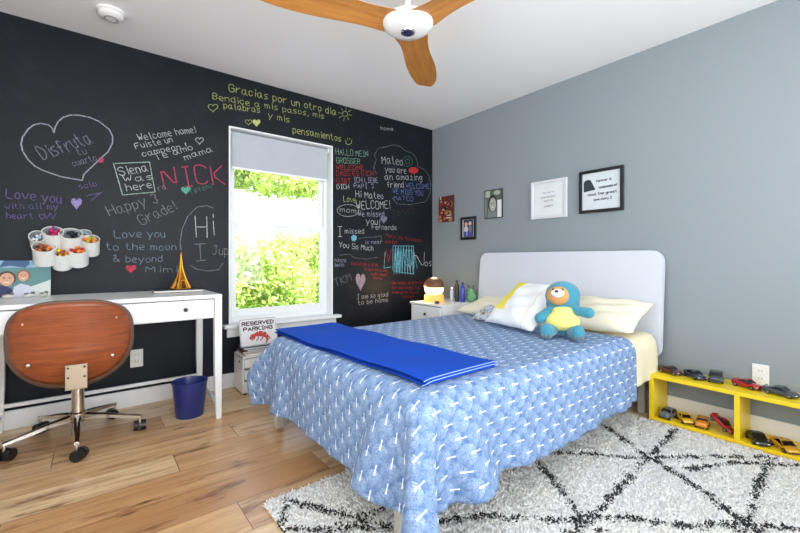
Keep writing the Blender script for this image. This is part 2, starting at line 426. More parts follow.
def write(bm, text, p0, p1, cap, w, place, jit=.12):
    st, W_ = strokes(text, jit); dx, dy = p1[0] - p0[0], p1[1] - p0[1]; L_ = math.hypot(dx, dy); ex, ey = dx / L_, dy / L_
    for s in st:
        ribbon(bm, [(p0[0] + ex * (a / W_ * L_) - ey * (b / 6 * cap), p0[1] + ey * (a / W_ * L_) + ex * (b / 6 * cap)) for a, b in s], w, place)

# ================================================================== THE ROOM
H = 2.438; X0, Y0 = -4.3, -4.5
WX0, WX1, WZ0, WZ1 = -2.155, -1.25, .49, 2.036       # window opening in the chalkboard wall
b = NB(); box(b, (X0 - .15, Y0 - .15, -.12), (.15, .15, 0)); struct('floor', b, M['floor'])
b = NB(); box(b, (X0 - 1.6, Y0 - 1.7, H), (.15, .4, H + .2)); struct('ceiling', b, M['ceil'])  # slab also overhangs as an added, unseen eave keeping sun out of rear windows
b = NB()
for lo, hi in (((X0, 0, 0), (WX0, .16, H)), ((WX1, 0, 0), (.15, .16, H)), ((WX0, 0, 0), (WX1, .16, WZ0 - .03)), ((WX0, 0, WZ1), (WX1, .16, H))): box(b, lo, hi)
wall_l = struct('wall_left', b, M['board'])
b = NB(); box(b, (0, Y0, 0), (.15, 0, H)); struct('wall_right', b, M['grey'])
b = NB()
for lo, hi in (((X0 - .15, Y0 - .15, 0), (-3.7, Y0, H)), ((-.3, Y0 - .15, 0), (.15, Y0, H)), ((-3.7, Y0 - .15, 0), (-.3, Y0, .45)), ((-3.7, Y0 - .15, 2.42), (-.3, Y0, H))): box(b, lo, hi)
struct('wall_back', b, M['offwhite'])
b = NB()
for lo, hi in (((X0 - .15, Y0, 0), (X0, -3.75, H)), ((X0 - .15, -1.45, 0), (X0, .16, H)), ((X0 - .15, -3.75, 0), (X0, -1.45, .55)), ((X0 - .15, -3.75, 2.35), (X0, -1.45, H))): box(b, lo, hi)
struct('wall_side', b, M['offwhite'])
def baseboard(name, lo, hi):
    b = NB(); box(b, lo, hi, .004, 1); struct(name, b, M['trim'])
baseboard('baseboard_left', (X0 + .02, -.016, 0), (-.016, -.0005, .112))
baseboard('baseboard_right', (-.016, Y0 + .02, 0), (-.0005, -.0005, .104))
baseboard('baseboard_back', (X0 + .02, Y0 + .0005, 0), (-.02, Y0 + .016, .104))
baseboard('baseboard_side', (X0 + .0005, Y0 + .02, 0), (X0 + .016, -.02, .104))

# window: white lined recess, casing edge, two sashes, glass, stool and apron
def ring_frame(b, x0, x1, z0, z1, w, y0, y1, wb=None, wt=None):
    wb = wb or w; wt = wt or w
    for lo, hi in (((x0, y0, z0), (x0 + w, y1, z1)), ((x1 - w, y0, z0), (x1, y1, z1)), ((x0 + w, y0, z0), (x1 - w, y1, z0 + wb)), ((x0 + w, y0, z1 - wt), (x1 - w, y1, z1))): box(b, lo, hi, .003, 1)
win = root('window_1', None, None, (0, 0, 0)); del win['label']; del win['category']; win['kind'] = 'structure'
b = NB(); ring_frame(b, WX0, WX1, WZ0 - .03, WZ1, .012, -.012, .158, .03); struct('window_lining', b, M['trim'], win)
b = NB(); ring_frame(b, WX0 + .012, WX1 - .012, WZ0, WZ1 - .012, .03, .085, .15, .04); struct('window_frame', b, M['trim'], win)
b = NB(); ring_frame(b, WX0 + .042, WX1 - .042, WZ0 + .04, 1.295, .038, .09, .115, .062, .052); lower = struct('sash', b, M['trim'], win)
b = NB(); ring_frame(b, WX0 + .042, WX1 - .042, 1.255, WZ1 - .042, .034, .118, .143, .032, .04); upper = struct('sash', b, M['trim'], win)
b = NB(); box(b, (WX0 + .08, .102, WZ0 + .10), (WX1 - .08, .105, 1.244)); struct('glass_pane', b, M['glass'], lower)
b = NB(); box(b, (WX0 + .076, .13, 1.287), (WX1 - .076, .133, WZ1 - .08)); struct('glass_pane', b, M['glass'], upper)
b = NB(); box(b, (-1.74, .082, 1.27), (-1.66, .09, 1.295), .003, 1); struct('sash_lock', b, M['trim'], win)
b = NB(); box(b, (WX0 - .045, -.07, .465), (WX1 + .06, .085, .492), .006, 2); struct('window_sill', b, M['trim'], win)
b = NB(); box(b, (WX0 - .015, -.02, .392), (WX1 + .03, -.0005, .465), .004, 1); struct('window_apron', b, M['trim'], win)
# roller blind pulled a third of the way down
rb = root('roller_blind', 'light grey roller blind drawn partly down inside the bright window', 'blind', (-1.7025, .055, 2.0))
b = NB(); cyl(b, (-.425, 0, 0), (.425, 0, 0), .018, n=16); link('roller', b, M['blind'], rb, smooth=True)
b = NB(); box(b, (-.42, -.02, -.268), (.42, -.018, .005)); link('fabric', b, M['blind'], rb)
b = NB(); box(b, (-.42, -.026, -.286), (.42, -.012, -.268), .004, 2); link('hem_bar', b, M['trim'], rb)
for s in (-1, 1):
    b = NB(); box(b, (s * .43 - .005, -.022, -.022), (s * .43 + .005, .022, .022), .003, 1); link('bracket', b, M['trim'], rb)
# unseen windows added behind and beside the camera to house the fill lights
def added_window(name, a0, a1, z0, z1, plane, axis, n):
    r = root(name, None, None); del r['label']; del r['category']; r['kind'] = 'structure'
    step = (a1 - a0) / n; fr = NB(); gl = NB()
    def bx_(bm, p0, p1, q0, q1, h0, h1):
        lo, hi = ((p0, plane - h1, q0), (p1, plane - h0, q1)) if axis == 'y' else ((plane - h1, p0, q0), (plane - h0, p1, q1)); box(bm, lo, hi)
    for k in range(n + 1): bx_(fr, a0 + k * step - .03 * (k > 0), a0 + k * step + .03 * (k < n), z0, z1, .04, .1)
    bx_(fr, a0, a1, z0, z0 + .05, .035, .105); bx_(fr, a0, a1, z1 - .05, z1, .035, .105)
    bx_(gl, a0 + .01, a1 - .01, z0 + .02, z1 - .02, .065, .069)
    struct('window_frame', fr, M['trim'], r); struct('glass_pane', gl, M['glass'], r)
added_window('added_window_rear', -3.7, -.3, .45, 2.42, Y0, 'y', 4)
added_window('added_window_side', -3.75, -1.45, .55, 2.35, X0, 'x', 3)

# ------------------------------------------------------------------ writing on the chalkboard (parts of that wall)
TEXTW = .0054
def board_pt(a, c): return (a, -.0012, c)
def lab(text, name_):
    return name_
CHALK_TEXT=[('Disfruta', -3.224, 1.604, -2.988, 1.751, 0.079, 'm', 1),
 ('tu', -3.063, 1.661, -3.018, 1.678, 0.038, 'm', 0.8),
 ('cuarto', -3.082, 1.585, -2.967, 1.644, 0.038, 'm', 0.9),
 ('solo', -3.053, 1.446, -2.967, 1.475, 0.035, 'p', 0.8),
 ('Love you', -3.389, 1.357, -3.145, 1.349, 0.053, 'p', 1),
 ('with all my', -3.393, 1.292, -3.159, 1.31, 0.035, 'p', 0.8),
 ('heart', -3.385, 1.237, -3.273, 1.244, 0.035, 'p', 0.9),
 ('Siena', -2.845, 1.56, -2.686, 1.611, 0.054, 'w', 1),
 ('Was', -2.823, 1.518, -2.656, 1.556, 0.04, 'w', 1),
 ('here', -2.806, 1.46, -2.662, 1.496, 0.047, 'w', 1),
 ('Welcome home!', -2.738, 1.813, -2.384, 1.942, 0.045, 'w', 0.9),
 ('Fuiste un', -2.755, 1.752, -2.534, 1.841, 0.038, 'w', 0.9),
 ('campeon !', -2.715, 1.707, -2.444, 1.813, 0.038, 'w', 0.9),
 ('Te amo', -2.638, 1.692, -2.404, 1.809, 0.042, 'w', 0.9),
 ('mama', -2.454, 1.724, -2.271, 1.82, 0.04, 'w', 0.9),
 ('NICK', -2.59, 1.511, -2.181, 1.58, 0.142, 'k', 1.5),
 ('Tiffany', -2.418, 1.471, -2.267, 1.547, 0.037, 't', 0.8),
 ('Happy 3', -2.899, 1.284, -2.626, 1.401, 0.066, 'gr', 0.9),
 ('rd', -2.62, 1.479, -2.577, 1.498, 0.042, 'gr', 0.8),
 ('Grade!', -2.721, 1.234, -2.508, 1.361, 0.069, 'gr', 0.9),
 ('Love you', -2.874, 1.14, -2.584, 1.156, 0.05, 's', 0.9),
 ('to the moon', -2.92, 1.059, -2.515, 1.065, 0.046, 's', 0.9),
 ('& beyond', -2.88, 0.98, -2.602, 0.979, 0.046, 's', 0.9),
 ('Mimi', -2.698, 0.91, -2.508, 0.906, 0.042, 's', 0.9),
 ('Hi', -2.384, 1.171, -2.26, 1.175, 0.156, 'w', 0.9),
 ('I', -2.411, 0.978, -2.316, 0.985, 0.125, 'gr', 0.9),
 ('Jup', -2.271, 1.03, -2.159, 1.031, 0.068, 'gr', 0.9),
 ('Gracias por un otro dia', -2.152, 2.307, -1.212, 2.332, 0.058, 'y', 1),
 ('Bendice a mis pasos, mis', -2.267, 2.216, -1.335, 2.273, 0.046, 'y', 1),
 ('palabras', -2.189, 2.166, -1.912, 2.191, 0.046, 'y', 1),
 ('y mis', -1.846, 2.173, -1.665, 2.166, 0.05, 'y', 1),
 ('pensamientos', -1.63, 2.088, -1.16, 2.097, 0.056, 'y', 1),
 ('HALLO MEIN', -1.212, 1.967, -0.858, 2.0, 0.056, 'g', 0.9),
 ('GROSSER', -1.207, 1.889, -0.951, 1.918, 0.051, 'g', 0.9),
 ('WELCOME', -1.207, 1.829, -0.905, 1.866, 0.042, 'r', 1),
 ('DASS ES DICH', -1.207, 1.769, -0.793, 1.822, 0.046, 'r', 1),
 ('GIBT', -1.207, 1.699, -1.051, 1.718, 0.046, 'r', 1),
 ('ICH LIEBE', -1.018, 1.731, -0.739, 1.76, 0.048, 'v', 0.9),
 ('DICH', -1.202, 1.649, -1.073, 1.663, 0.042, 'w', 0.9),
 ('PAPI  3', -1.018, 1.679, -0.793, 1.699, 0.043, 'v', 0.9),
 ('Hi Mateo', -1.0, 1.594, -0.677, 1.605, 0.062, 'w', 0.9),
 ('Love', -1.133, 1.539, -1.0, 1.537, 0.056, 'y', 0.7),
 ('WELCOME!', -0.989, 1.48, -0.589, 1.517, 0.077, 'w', 1),
 ('Mateo', -0.689, 1.962, -0.426, 1.985, 0.081, 'w', 0.9),
 ('you are', -0.652, 1.881, -0.378, 1.903, 0.061, 'w', 0.9),
 ('an amazing', -0.652, 1.805, -0.154, 1.856, 0.061, 'w', 0.9),
 ('friend', -0.621, 1.728, -0.412, 1.751, 0.056, 'w', 0.9),
 ('WELCOME', -0.378, 1.75, -0.05, 1.775, 0.053, 'b', 0.9),
 ('WE MISS YOU', -0.551, 1.673, -0.139, 1.694, 0.051, 'b', 0.9),
 ('MATEO', -0.538, 1.608, -0.282, 1.621, 0.046, 'b', 0.9),
 ('home', -0.702, 2.297, -0.551, 2.322, 0.035, 'w', 0.8),
 ('mom', -1.17, 1.438, -0.996, 1.441, 0.047, 'w', 0.8),
 ('We missed', -0.973, 1.414, -0.665, 1.43, 0.053, 'v', 0.9),
 ('you!', -0.881, 1.342, -0.719, 1.341, 0.059, 'w', 0.9),
 ('Fernanda', -0.811, 1.296, -0.505, 1.3, 0.049, 'w', 0.9),
 ('I', -1.207, 1.204, -1.149, 1.206, 0.093, 'w', 0.9),
 ('missed', -1.117, 1.24, -0.905, 1.248, 0.047, 'w', 0.9),
 ('You So Much', -1.181, 1.107, -0.799, 1.084, 0.051, 'w', 0.9),
 ('is near', -0.893, 1.146, -0.689, 1.156, 0.034, 'v', 0.8),
 ('ninos', -1.227, 0.972, -1.106, 0.972, 0.037, 'v', 0.8),
 ('bello', -1.223, 0.931, -1.128, 0.93, 0.032, 'v', 0.8),
 ('bienvenido a casa', -1.046, 0.943, -0.745, 0.93, 0.029, 'r', 0.7),
 ('te queremos mas', -0.905, 0.893, -0.619, 0.868, 0.029, 'r', 0.7),
 ('mucho siempre', -0.823, 0.842, -0.627, 0.827, 0.03, 'r', 0.7),
 ('besos', -0.799, 0.802, -0.689, 0.794, 0.03, 'r', 0.7),
 ('TKM', -1.212, 0.741, -1.045, 0.8, 0.074, 'gr', 0.7),
 ('I am so glad', -0.985, 0.616, -0.619, 0.618, 0.043, 'w', 0.8),
 ('to be home', -0.973, 0.557, -0.619, 0.567, 0.043, 'w', 0.8),
 ('feliz en tu casa', -0.64, 1.223, -0.168, 1.185, 0.036, 'r', 0.8),
 ('amigo', -0.652, 1.162, -0.498, 1.156, 0.035, 'r', 0.8),
 ('Te amo', -0.551, 1.432, -0.268, 1.504, 0.072, 'br', 0.8),
 ('N', -0.268, 0.903, -0.124, 0.901, 0.182, 'w', 0.9),
 ('os', -0.11, 0.923, -0.016, 0.922, 0.066, 'w', 0.9),
 ('que tengas un gran dia', -0.563, 0.743, -0.146, 0.727, 0.033, 'r', 0.7),
 ('con tus amigos hoy', -0.563, 0.692, -0.182, 0.674, 0.033, 'r', 0.7),
 ('siempre feliz', -0.563, 0.646, -0.197, 0.621, 0.031, 'r', 0.7),
 ('con amor', -0.432, 0.592, -0.268, 0.581, 0.031, 'r', 0.7)]
CHALK_SHAPES=[('chalk_heart', [[(-3.178, 1.78), (-3.186, 1.806), (-3.204, 1.823), (-3.239, 1.825), (-3.27, 1.809), (-3.295, 1.777), (-3.319, 1.725), (-3.325, 1.684), (-3.319, 1.645), (-3.295, 1.595), (-3.265, 1.561), (-3.229, 1.54), (-3.146, 1.513), (-3.042, 1.502), (-3.034, 1.541), (-2.968, 1.631), (-2.909, 1.707), (-2.885, 1.77), (-2.885, 1.815), (-2.903, 1.856), (-2.956, 1.897), (-3.003, 1.913), (-3.059, 1.915), (-3.103, 1.905), (-3.135, 1.884), (-3.159, 1.851), (-3.172, 1.816), (-3.178, 1.78)]], 'm2', 1.25, 0),
 ('chalk_dot', [[(-2.932, 1.65), (-2.933, 1.642), (-2.936, 1.636), (-2.941, 1.631), (-2.946, 1.629), (-2.952, 1.63), (-2.957, 1.633), (-2.96, 1.638), (-2.961, 1.645), (-2.96, 1.652), (-2.957, 1.659), (-2.952, 1.663), (-2.946, 1.666), (-2.941, 1.665), (-2.936, 1.662), (-2.933, 1.657), (-2.932, 1.65)]], 'k', 1, 1),
 ('chalk_arrow', [[(-3.02, 1.406), (-2.945, 1.435), (-2.997, 1.379)]], 'p', 0.8, 0),
 ('chalk_heart', [[(-3.07, 1.368), (-3.068, 1.375), (-3.06, 1.386), (-3.048, 1.384), (-3.043, 1.368), (-3.048, 1.349), (-3.06, 1.332), (-3.068, 1.318), (-3.07, 1.312), (-3.071, 1.318), (-3.079, 1.33), (-3.091, 1.345), (-3.097, 1.363), (-3.091, 1.38), (-3.079, 1.384), (-3.071, 1.375), (-3.07, 1.368)]], 'p2', 1, 1),
 ('chalk_heart', [[(-3.233, 1.265), (-3.232, 1.268), (-3.228, 1.273), (-3.222, 1.272), (-3.219, 1.265), (-3.222, 1.256), (-3.228, 1.247), (-3.232, 1.241), (-3.233, 1.238), (-3.234, 1.241), (-3.238, 1.247), (-3.243, 1.254), (-3.246, 1.263), (-3.243, 1.271), (-3.238, 1.273), (-3.234, 1.268), (-3.233, 1.265)], [(-3.224, 1.281), (-3.21, 1.245), (-3.196, 1.283), (-3.182, 1.247), (-3.168, 1.285)]], 'p', 0.7, 0),
 ('chalk_box', [[(-2.88, 1.634), (-2.677, 1.675), (-2.644, 1.47), (-2.831, 1.43), (-2.88, 1.634)]], 'g2', 1, 0),
 ('chalk_heart', [[(-2.361, 1.892), (-2.359, 1.897), (-2.351, 1.906), (-2.339, 1.906), (-2.333, 1.896), (-2.339, 1.882), (-2.351, 1.869), (-2.359, 1.858), (-2.361, 1.854), (-2.362, 1.858), (-2.37, 1.865), (-2.382, 1.874), (-2.388, 1.885), (-2.382, 1.897), (-2.37, 1.902), (-2.362, 1.897), (-2.361, 1.892)]], 'w', 0.8, 0),
 ('chalk_heart', [[(-2.452, 1.514), (-2.45, 1.52), (-2.44, 1.529), (-2.426, 1.528), (-2.419, 1.516), (-2.426, 1.501), (-2.44, 1.487), (-2.45, 1.476), (-2.452, 1.471), (-2.454, 1.476), (-2.463, 1.485), (-2.477, 1.495), (-2.484, 1.509), (-2.477, 1.522), (-2.463, 1.526), (-2.454, 1.519), (-2.452, 1.514)]], 't2', 1, 1),
 ('chalk_heart', [[(-2.784, 0.946), (-2.782, 0.951), (-2.773, 0.959), (-2.759, 0.956), (-2.753, 0.943), (-2.759, 0.928), (-2.773, 0.916), (-2.782, 0.905), (-2.784, 0.901), (-2.785, 0.905), (-2.795, 0.916), (-2.808, 0.929), (-2.814, 0.944), (-2.808, 0.957), (-2.795, 0.959), (-2.785, 0.951), (-2.784, 0.946)]], 'r2', 1, 1),
 ('chalk_bubble', [[(-2.267, 1.388), (-2.316, 1.402), (-2.377, 1.386), (-2.437, 1.315), (-2.476, 1.218), (-2.489, 1.116), (-2.483, 1.065)], [(-2.424, 0.956), (-2.384, 0.926), (-2.302, 0.909), (-2.225, 0.919), (-2.196, 0.969)]], 'gr', 0.9, 0),
 ('chalk_heart', [[(-2.267, 2.162), (-2.265, 2.168), (-2.255, 2.178), (-2.239, 2.179), (-2.232, 2.168), (-2.239, 2.152), (-2.255, 2.135), (-2.265, 2.122), (-2.267, 2.117), (-2.269, 2.121), (-2.28, 2.129), (-2.295, 2.138), (-2.302, 2.151), (-2.295, 2.166), (-2.28, 2.172), (-2.269, 2.167), (-2.267, 2.162)]], 'y', 0.8, 0),
 ('chalk_heart', [[(-2.004, 2.105), (-2.002, 2.11), (-1.994, 2.117), (-1.982, 2.118), (-1.976, 2.11), (-1.982, 2.098), (-1.994, 2.086), (-2.002, 2.077), (-2.004, 2.073), (-2.005, 2.076), (-2.013, 2.082), (-2.025, 2.089), (-2.031, 2.098), (-2.025, 2.109), (-2.013, 2.113), (-2.005, 2.109), (-2.004, 2.105)]], 'y', 0.7, 0),
 ('chalk_heart', [[(-1.94, 2.118), (-1.938, 2.124), (-1.929, 2.134), (-1.915, 2.135), (-1.908, 2.122), (-1.915, 2.105), (-1.929, 2.088), (-1.938, 2.075), (-1.94, 2.07), (-1.942, 2.074), (-1.951, 2.084), (-1.965, 2.094), (-1.972, 2.109), (-1.965, 2.124), (-1.951, 2.129), (-1.942, 2.123), (-1.94, 2.118)]], 'y', 1, 1),
 ('chalk_sun', [[(-1.089, 2.37), (-1.094, 2.354), (-1.108, 2.342), (-1.125, 2.338), (-1.139, 2.344), (-1.145, 2.357), (-1.139, 2.373), (-1.125, 2.385), (-1.108, 2.389), (-1.094, 2.383), (-1.089, 2.37)], [(-1.078, 2.365), (-1.042, 2.367)], [(-1.095, 2.34), (-1.075, 2.318)], [(-1.124, 2.328), (-1.132, 2.296)], [(-1.149, 2.337), (-1.179, 2.313)], [(-1.155, 2.361), (-1.19, 2.36)], [(-1.138, 2.387), (-1.158, 2.408)], [(-1.109, 2.398), (-1.102, 2.431)], [(-1.084, 2.39), (-1.053, 2.414)]], 'y', 0.8, 0),
 ('chalk_smile', [[(-1.111, 2.12), (-1.106, 2.088), (-1.08, 2.08), (-1.051, 2.098), (-1.043, 2.128)], [(-1.09, 2.143), (-1.09, 2.129)], [(-1.065, 2.145), (-1.065, 2.13)]], 'y', 0.8, 0),
 ('chalk_cloud', [[(-0.759, 1.849), (-0.793, 1.9), (-0.759, 1.989), (-0.782, 2.032), (-0.737, 2.105), (-0.632, 2.142), (-0.548, 2.176), (-0.45, 2.174), (-0.4, 2.144), (-0.297, 2.131), (-0.231, 2.081), (-0.217, 2.002), (-0.109, 1.977), (-0.053, 1.922), (-0.025, 1.822), (-0.039, 1.716), (-0.109, 1.627), (-0.323, 1.578), (-0.499, 1.572), (-0.56, 1.625)]], 'gr', 0.8, 0),
 ('chalk_swirl', [[(-0.29, 2.043), (-0.295, 2.022), (-0.311, 2.002), (-0.333, 1.987), (-0.359, 1.979), (-0.385, 1.98), (-0.407, 1.988), (-0.422, 2.003), (-0.427, 2.022), (-0.422, 2.043), (-0.407, 2.062), (-0.385, 2.077), (-0.359, 2.085), (-0.333, 2.085), (-0.311, 2.077), (-0.295, 2.062), (-0.29, 2.043)], [(-0.329, 2.037), (-0.331, 2.028), (-0.338, 2.019), (-0.348, 2.013), (-0.359, 2.009), (-0.371, 2.009), (-0.38, 2.013), (-0.387, 2.019), (-0.389, 2.028), (-0.387, 2.037), (-0.38, 2.045), (-0.371, 2.052), (-0.359, 2.056), (-0.348, 2.056), (-0.338, 2.052), (-0.331, 2.046), (-0.329, 2.037)]], 't', 0.9, 0),
 ('chalk_lips', [[(-0.205, 1.959), (-0.211, 1.945), (-0.226, 1.932), (-0.249, 1.922), (-0.276, 1.915), (-0.303, 1.914), (-0.325, 1.919), (-0.34, 1.928), (-0.346, 1.94), (-0.34, 1.954), (-0.325, 1.967), (-0.303, 1.977), (-0.276, 1.984), (-0.249, 1.985), (-0.226, 1.981), (-0.211, 1.972), (-0.205, 1.959)]], 'r', 1, 1),
 ('chalk_ring', [[(-0.962, 1.468), (-0.971, 1.445), (-0.998, 1.424), (-1.038, 1.409), (-1.084, 1.402), (-1.13, 1.403), (-1.168, 1.413), (-1.193, 1.429), (-1.202, 1.45), (-1.193, 1.472), (-1.168, 1.492), (-1.13, 1.507), (-1.084, 1.515), (-1.038, 1.515), (-0.998, 1.506), (-0.971, 1.489), (-0.962, 1.468)]], 'w', 0.6, 0),
 ('chalk_heart', [[(-0.668, 1.414), (-0.666, 1.421), (-0.653, 1.432), (-0.634, 1.43), (-0.625, 1.414), (-0.634, 1.393), (-0.653, 1.375), (-0.666, 1.36), (-0.668, 1.354), (-0.671, 1.36), (-0.684, 1.373), (-0.703, 1.389), (-0.712, 1.408), (-0.703, 1.426), (-0.684, 1.43), (-0.671, 1.421), (-0.668, 1.414)]], 'm', 1, 1),
 ('chalk_dot', [[(-0.989, 1.202), (-0.991, 1.19), (-0.998, 1.18), (-1.008, 1.173), (-1.02, 1.17), (-1.032, 1.172), (-1.042, 1.178), (-1.049, 1.188), (-1.051, 1.2), (-1.049, 1.211), (-1.042, 1.221), (-1.032, 1.228), (-1.02, 1.231), (-1.008, 1.229), (-0.998, 1.223), (-0.991, 1.213), (-0.989, 1.202)]], 'c', 1, 1),
 ('chalk_swirl', [[(-0.97, 1.195), (-0.893, 1.211), (-0.786, 1.217), (-0.704, 1.231), (-0.696, 1.197), (-0.718, 1.162)]], 'gr', 0.6, 0),
 ('chalk_swirl', [[(-1.179, 1.036), (-1.07, 1.047), (-1.008, 1.009), (-0.879, 1.0), (-0.746, 1.016)]], 'gr', 0.6, 0),
 ('chalk_heart', [[(-0.945, 0.818), (-0.942, 0.834), (-0.925, 0.858), (-0.9, 0.85), (-0.887, 0.81), (-0.9, 0.765), (-0.925, 0.728), (-0.942, 0.697), (-0.945, 0.683), (-0.948, 0.697), (-0.965, 0.729), (-0.99, 0.769), (-1.001, 0.813), (-0.99, 0.852), (-0.965, 0.859), (-0.948, 0.835), (-0.945, 0.818)]], 'pg', 1, 1),
 ('chalk_block', [[(-0.538, 0.845), (-0.52, 1.134), (-0.502, 0.845), (-0.484, 1.135), (-0.466, 0.844), (-0.448, 1.136), (-0.43, 0.843), (-0.412, 1.137), (-0.394, 0.842), (-0.375, 1.137), (-0.357, 0.841), (-0.338, 1.138), (-0.32, 0.84), (-0.301, 1.139), (-0.282, 0.839)], [(-0.551, 1.134), (-0.275, 1.139), (-0.275, 0.839), (-0.551, 0.877), (-0.551, 1.134)], [(-0.538, 0.856), (-0.525, 1.114), (-0.512, 0.855), (-0.498, 1.114), (-0.485, 0.855), (-0.472, 1.115), (-0.459, 0.854), (-0.446, 1.115), (-0.432, 0.853), (-0.419, 1.115)]], 'c', 1.1, 0),
 ('chalk_block', [[(-0.652, 1.071), (-0.665, 0.909), (-0.576, 0.918)], [(-0.392, 1.095), (-0.323, 0.883), (-0.268, 1.075), (-0.225, 0.903)], [(-0.268, 1.011), (-0.273, 0.978), (-0.288, 0.95), (-0.311, 0.932), (-0.337, 0.926), (-0.363, 0.932), (-0.386, 0.951), (-0.4, 0.978), (-0.405, 1.011), (-0.4, 1.043), (-0.386, 1.07), (-0.363, 1.089), (-0.337, 1.096), (-0.311, 1.089), (-0.288, 1.071), (-0.273, 1.044), (-0.268, 1.011)]], 'c', 0.9, 0),
 ('chalk_swirl', [[(-0.665, 0.97), (-0.635, 1.102), (-0.606, 0.969), (-0.576, 1.102)]], 'r', 0.7, 0)]

COLN = {'w': 'white', 'gr': 'grey', 'm': 'faint lavender', 'm2': 'white', 'p': 'violet', 'p2': 'pale violet', 'k': 'pink', 'g': 'pale green', 'g2': 'pale green', 't': 'green', 't2': 'green', 's': 'pale blue', 'y': 'pale yellow', 'r': 'red', 'r2': 'red', 'b': 'blue', 'v': 'pale', 'c': 'light blue', 'br': 'faded brown', 'pg': 'pinkish grey'}
for text, ax, az, bx, bz, cap, ck, wm in CHALK_TEXT:
    b = NB(); write(b, text, (ax, az), (bx, bz), cap, TEXTW * wm * (1.0 if cap > .05 else .82), board_pt)
    o = link('chalk_writing', b, M['chalk_' + ck], wall_l)
    if text[0].isalpha(): o['label'] = COLN[ck] + ' chalk words ' + text.replace('  3', '')
for nm, polys, ck, wm, fill in CHALK_SHAPES:
    b = NB()
    for p in polys:
        if fill and len(p) > 6:
            cx = sum(q[0] for q in p) / len(p); cz = sum(q[1] for q in p) / len(p)
            b.faces.new([b.verts.new(board_pt(*q)) for q in p[:-1]])
        else: ribbon(b, p, TEXTW * wm, board_pt)
    o = link(nm, b, M['chalk_' + ck], wall_l); o['label'] = COLN[ck] + ' chalk ' + nm.split('_')[1] + ' drawing'

# ------------------------------------------------------------------ outlets
def outlet(loc, rz, label):
    r = root('wall_outlet', label, 'outlet', loc, rz)
    b = NB(); box(b, (-.037, -.007, -.06), (.037, 0, .06), .004, 2); link('cover_plate', b, M['outlet'], r)
    for s in (-1, 1):
        b = NB(); prism(b, rrect(.034, .03, .01, c=(0, s * .022)), -.010, -.0072, 'y'); f = link('socket', b, M['outlet'], r)
        b = NB()
        for dx in (-.007, .007): box(b, (dx - .0012, -.0108, s * .022 - .001), (dx + .0012, -.0101, s * .022 + .008))
        link('slot', b, M['slot'], f)
    return r
outlet((-2.752, -.0005, .322), 0, 'white double power outlet on the chalkboard wall under the desk')
outlet((-.0005, -2.74, .34), R(-90), 'white double power outlet on the grey wall above the yellow shelf')

# ------------------------------------------------------------------ smoke detector and fan
sd = root('smoke_detector', 'round white smoke detector on the ceiling near the chalkboard wall', 'smoke detector', (-2.907, -.396, H))
b = NB(); lathe(b, [(0, 0), (.07, 0), (.072, -.012), (.066, -.016)], 36); link('mounting_base', b, M['fanwhite'], sd, smooth=True)
b = NB(); lathe(b, [(.064, -.014), (.062, -.03), (.05, -.04), (.03, -.043), (0, -.044)], 36); link('cover', b, M['fanwhite'], sd, smooth=True)
b = NB(); lathe(b, [(.034, -.0425), (.036, -.0455), (.028, -.0455), (.026, -.0425)], 24); link('vent_ring', b, M['inkgrey'], sd, smooth=True)

fan = root('ceiling_fan', 'ceiling fan with three curved wooden blades and round white hub', 'ceiling fan', (-1.775, -1.737, 2.15))
b = NB(); lathe(b, [(0, -.036), (.05, -.034), (.095, -.026), (.12, -.008), (.125, .006), (.112, .026), (.07, .040), (.03, .046), (0, .048)], 48); link('motor_hub', b, M['fanwhite'], fan, smooth='full')
b = NB(); lathe(b, [(0, -.042), (.024, -.041), (.028, -.036), (.0, -.030)], 28); eye = link('sensor_eye', b, col('sensor_blue', (44, 50, 92), .15), fan, smooth=True)
b = NB(); lathe(b, [(.027, -.0405), (.034, -.0385), (.036, -.033)], 28); link('eye_ring', b, M['chrome'], eye, smooth=True)
b = NB(); cyl(b, (0, 0, .055), (0, 0, .25), .014); link('downrod', b, M['fanwhite'], fan, smooth=True)
b = NB(); lathe(b, [(0, .287), (.07, .287), (.068, .262), (.03, .24), (.014, .235)], 32); link('ceiling_canopy', b, M['fanwhite'], fan, smooth=True)
def blade(ang):
    # r, leading offset, trailing offset, height
    K = [(.05, .095, -.095, .0), (.11, .092, -.090, .0), (.18, .074, -.078, .004), (.28, .072, -.080, .010), (.42, .085, -.098, .016), (.55, .084, -.098, .02), (.66, .072, -.086, .024), (.73, .058, -.060, .026), (.765, .048, -.030, .027)]
    t = bmesh.new(); rings = []
    for r_, a, c_, z in K:
        ring = []; n = 8
        for k in range(n + 1):
            s = k / n; w = a + (c_ - a) * s; zz = z + .020 * (.5 - s) * min(1, r_ / .3) + .010 * math.sin(math.pi * s)
            ring.append((r_, w, zz))
        th = .010 * (1 - .4 * r_ / .75)
        up = [t.verts.new((x, y, z_ + th / 2 * math.sin(math.pi * i / n) + .001)) for i, (x, y, z_) in enumerate(ring)]
        dn = [t.verts.new((x, y, z_ - th / 2 * math.sin(math.pi * i / n) - .001)) for i, (x, y, z_) in enumerate(ring)]
        rings.append(up + dn[::-1])
    for A, B in zip(rings, rings[1:]):
        for k in range(len(A)): t.faces.new((A[k], A[(k + 1) % len(A)], B[(k + 1) % len(A)], B[k]))
    t.faces.new(rings[0]); t.faces.new(rings[-1][::-1])
    o = link('blade', t, M['oak'], fan, smooth='full'); o.rotation_euler = (0, 0, R(ang)); subsurf(o, 2); return o
for a in (41.8, 161.8, 281.8): blade(a)

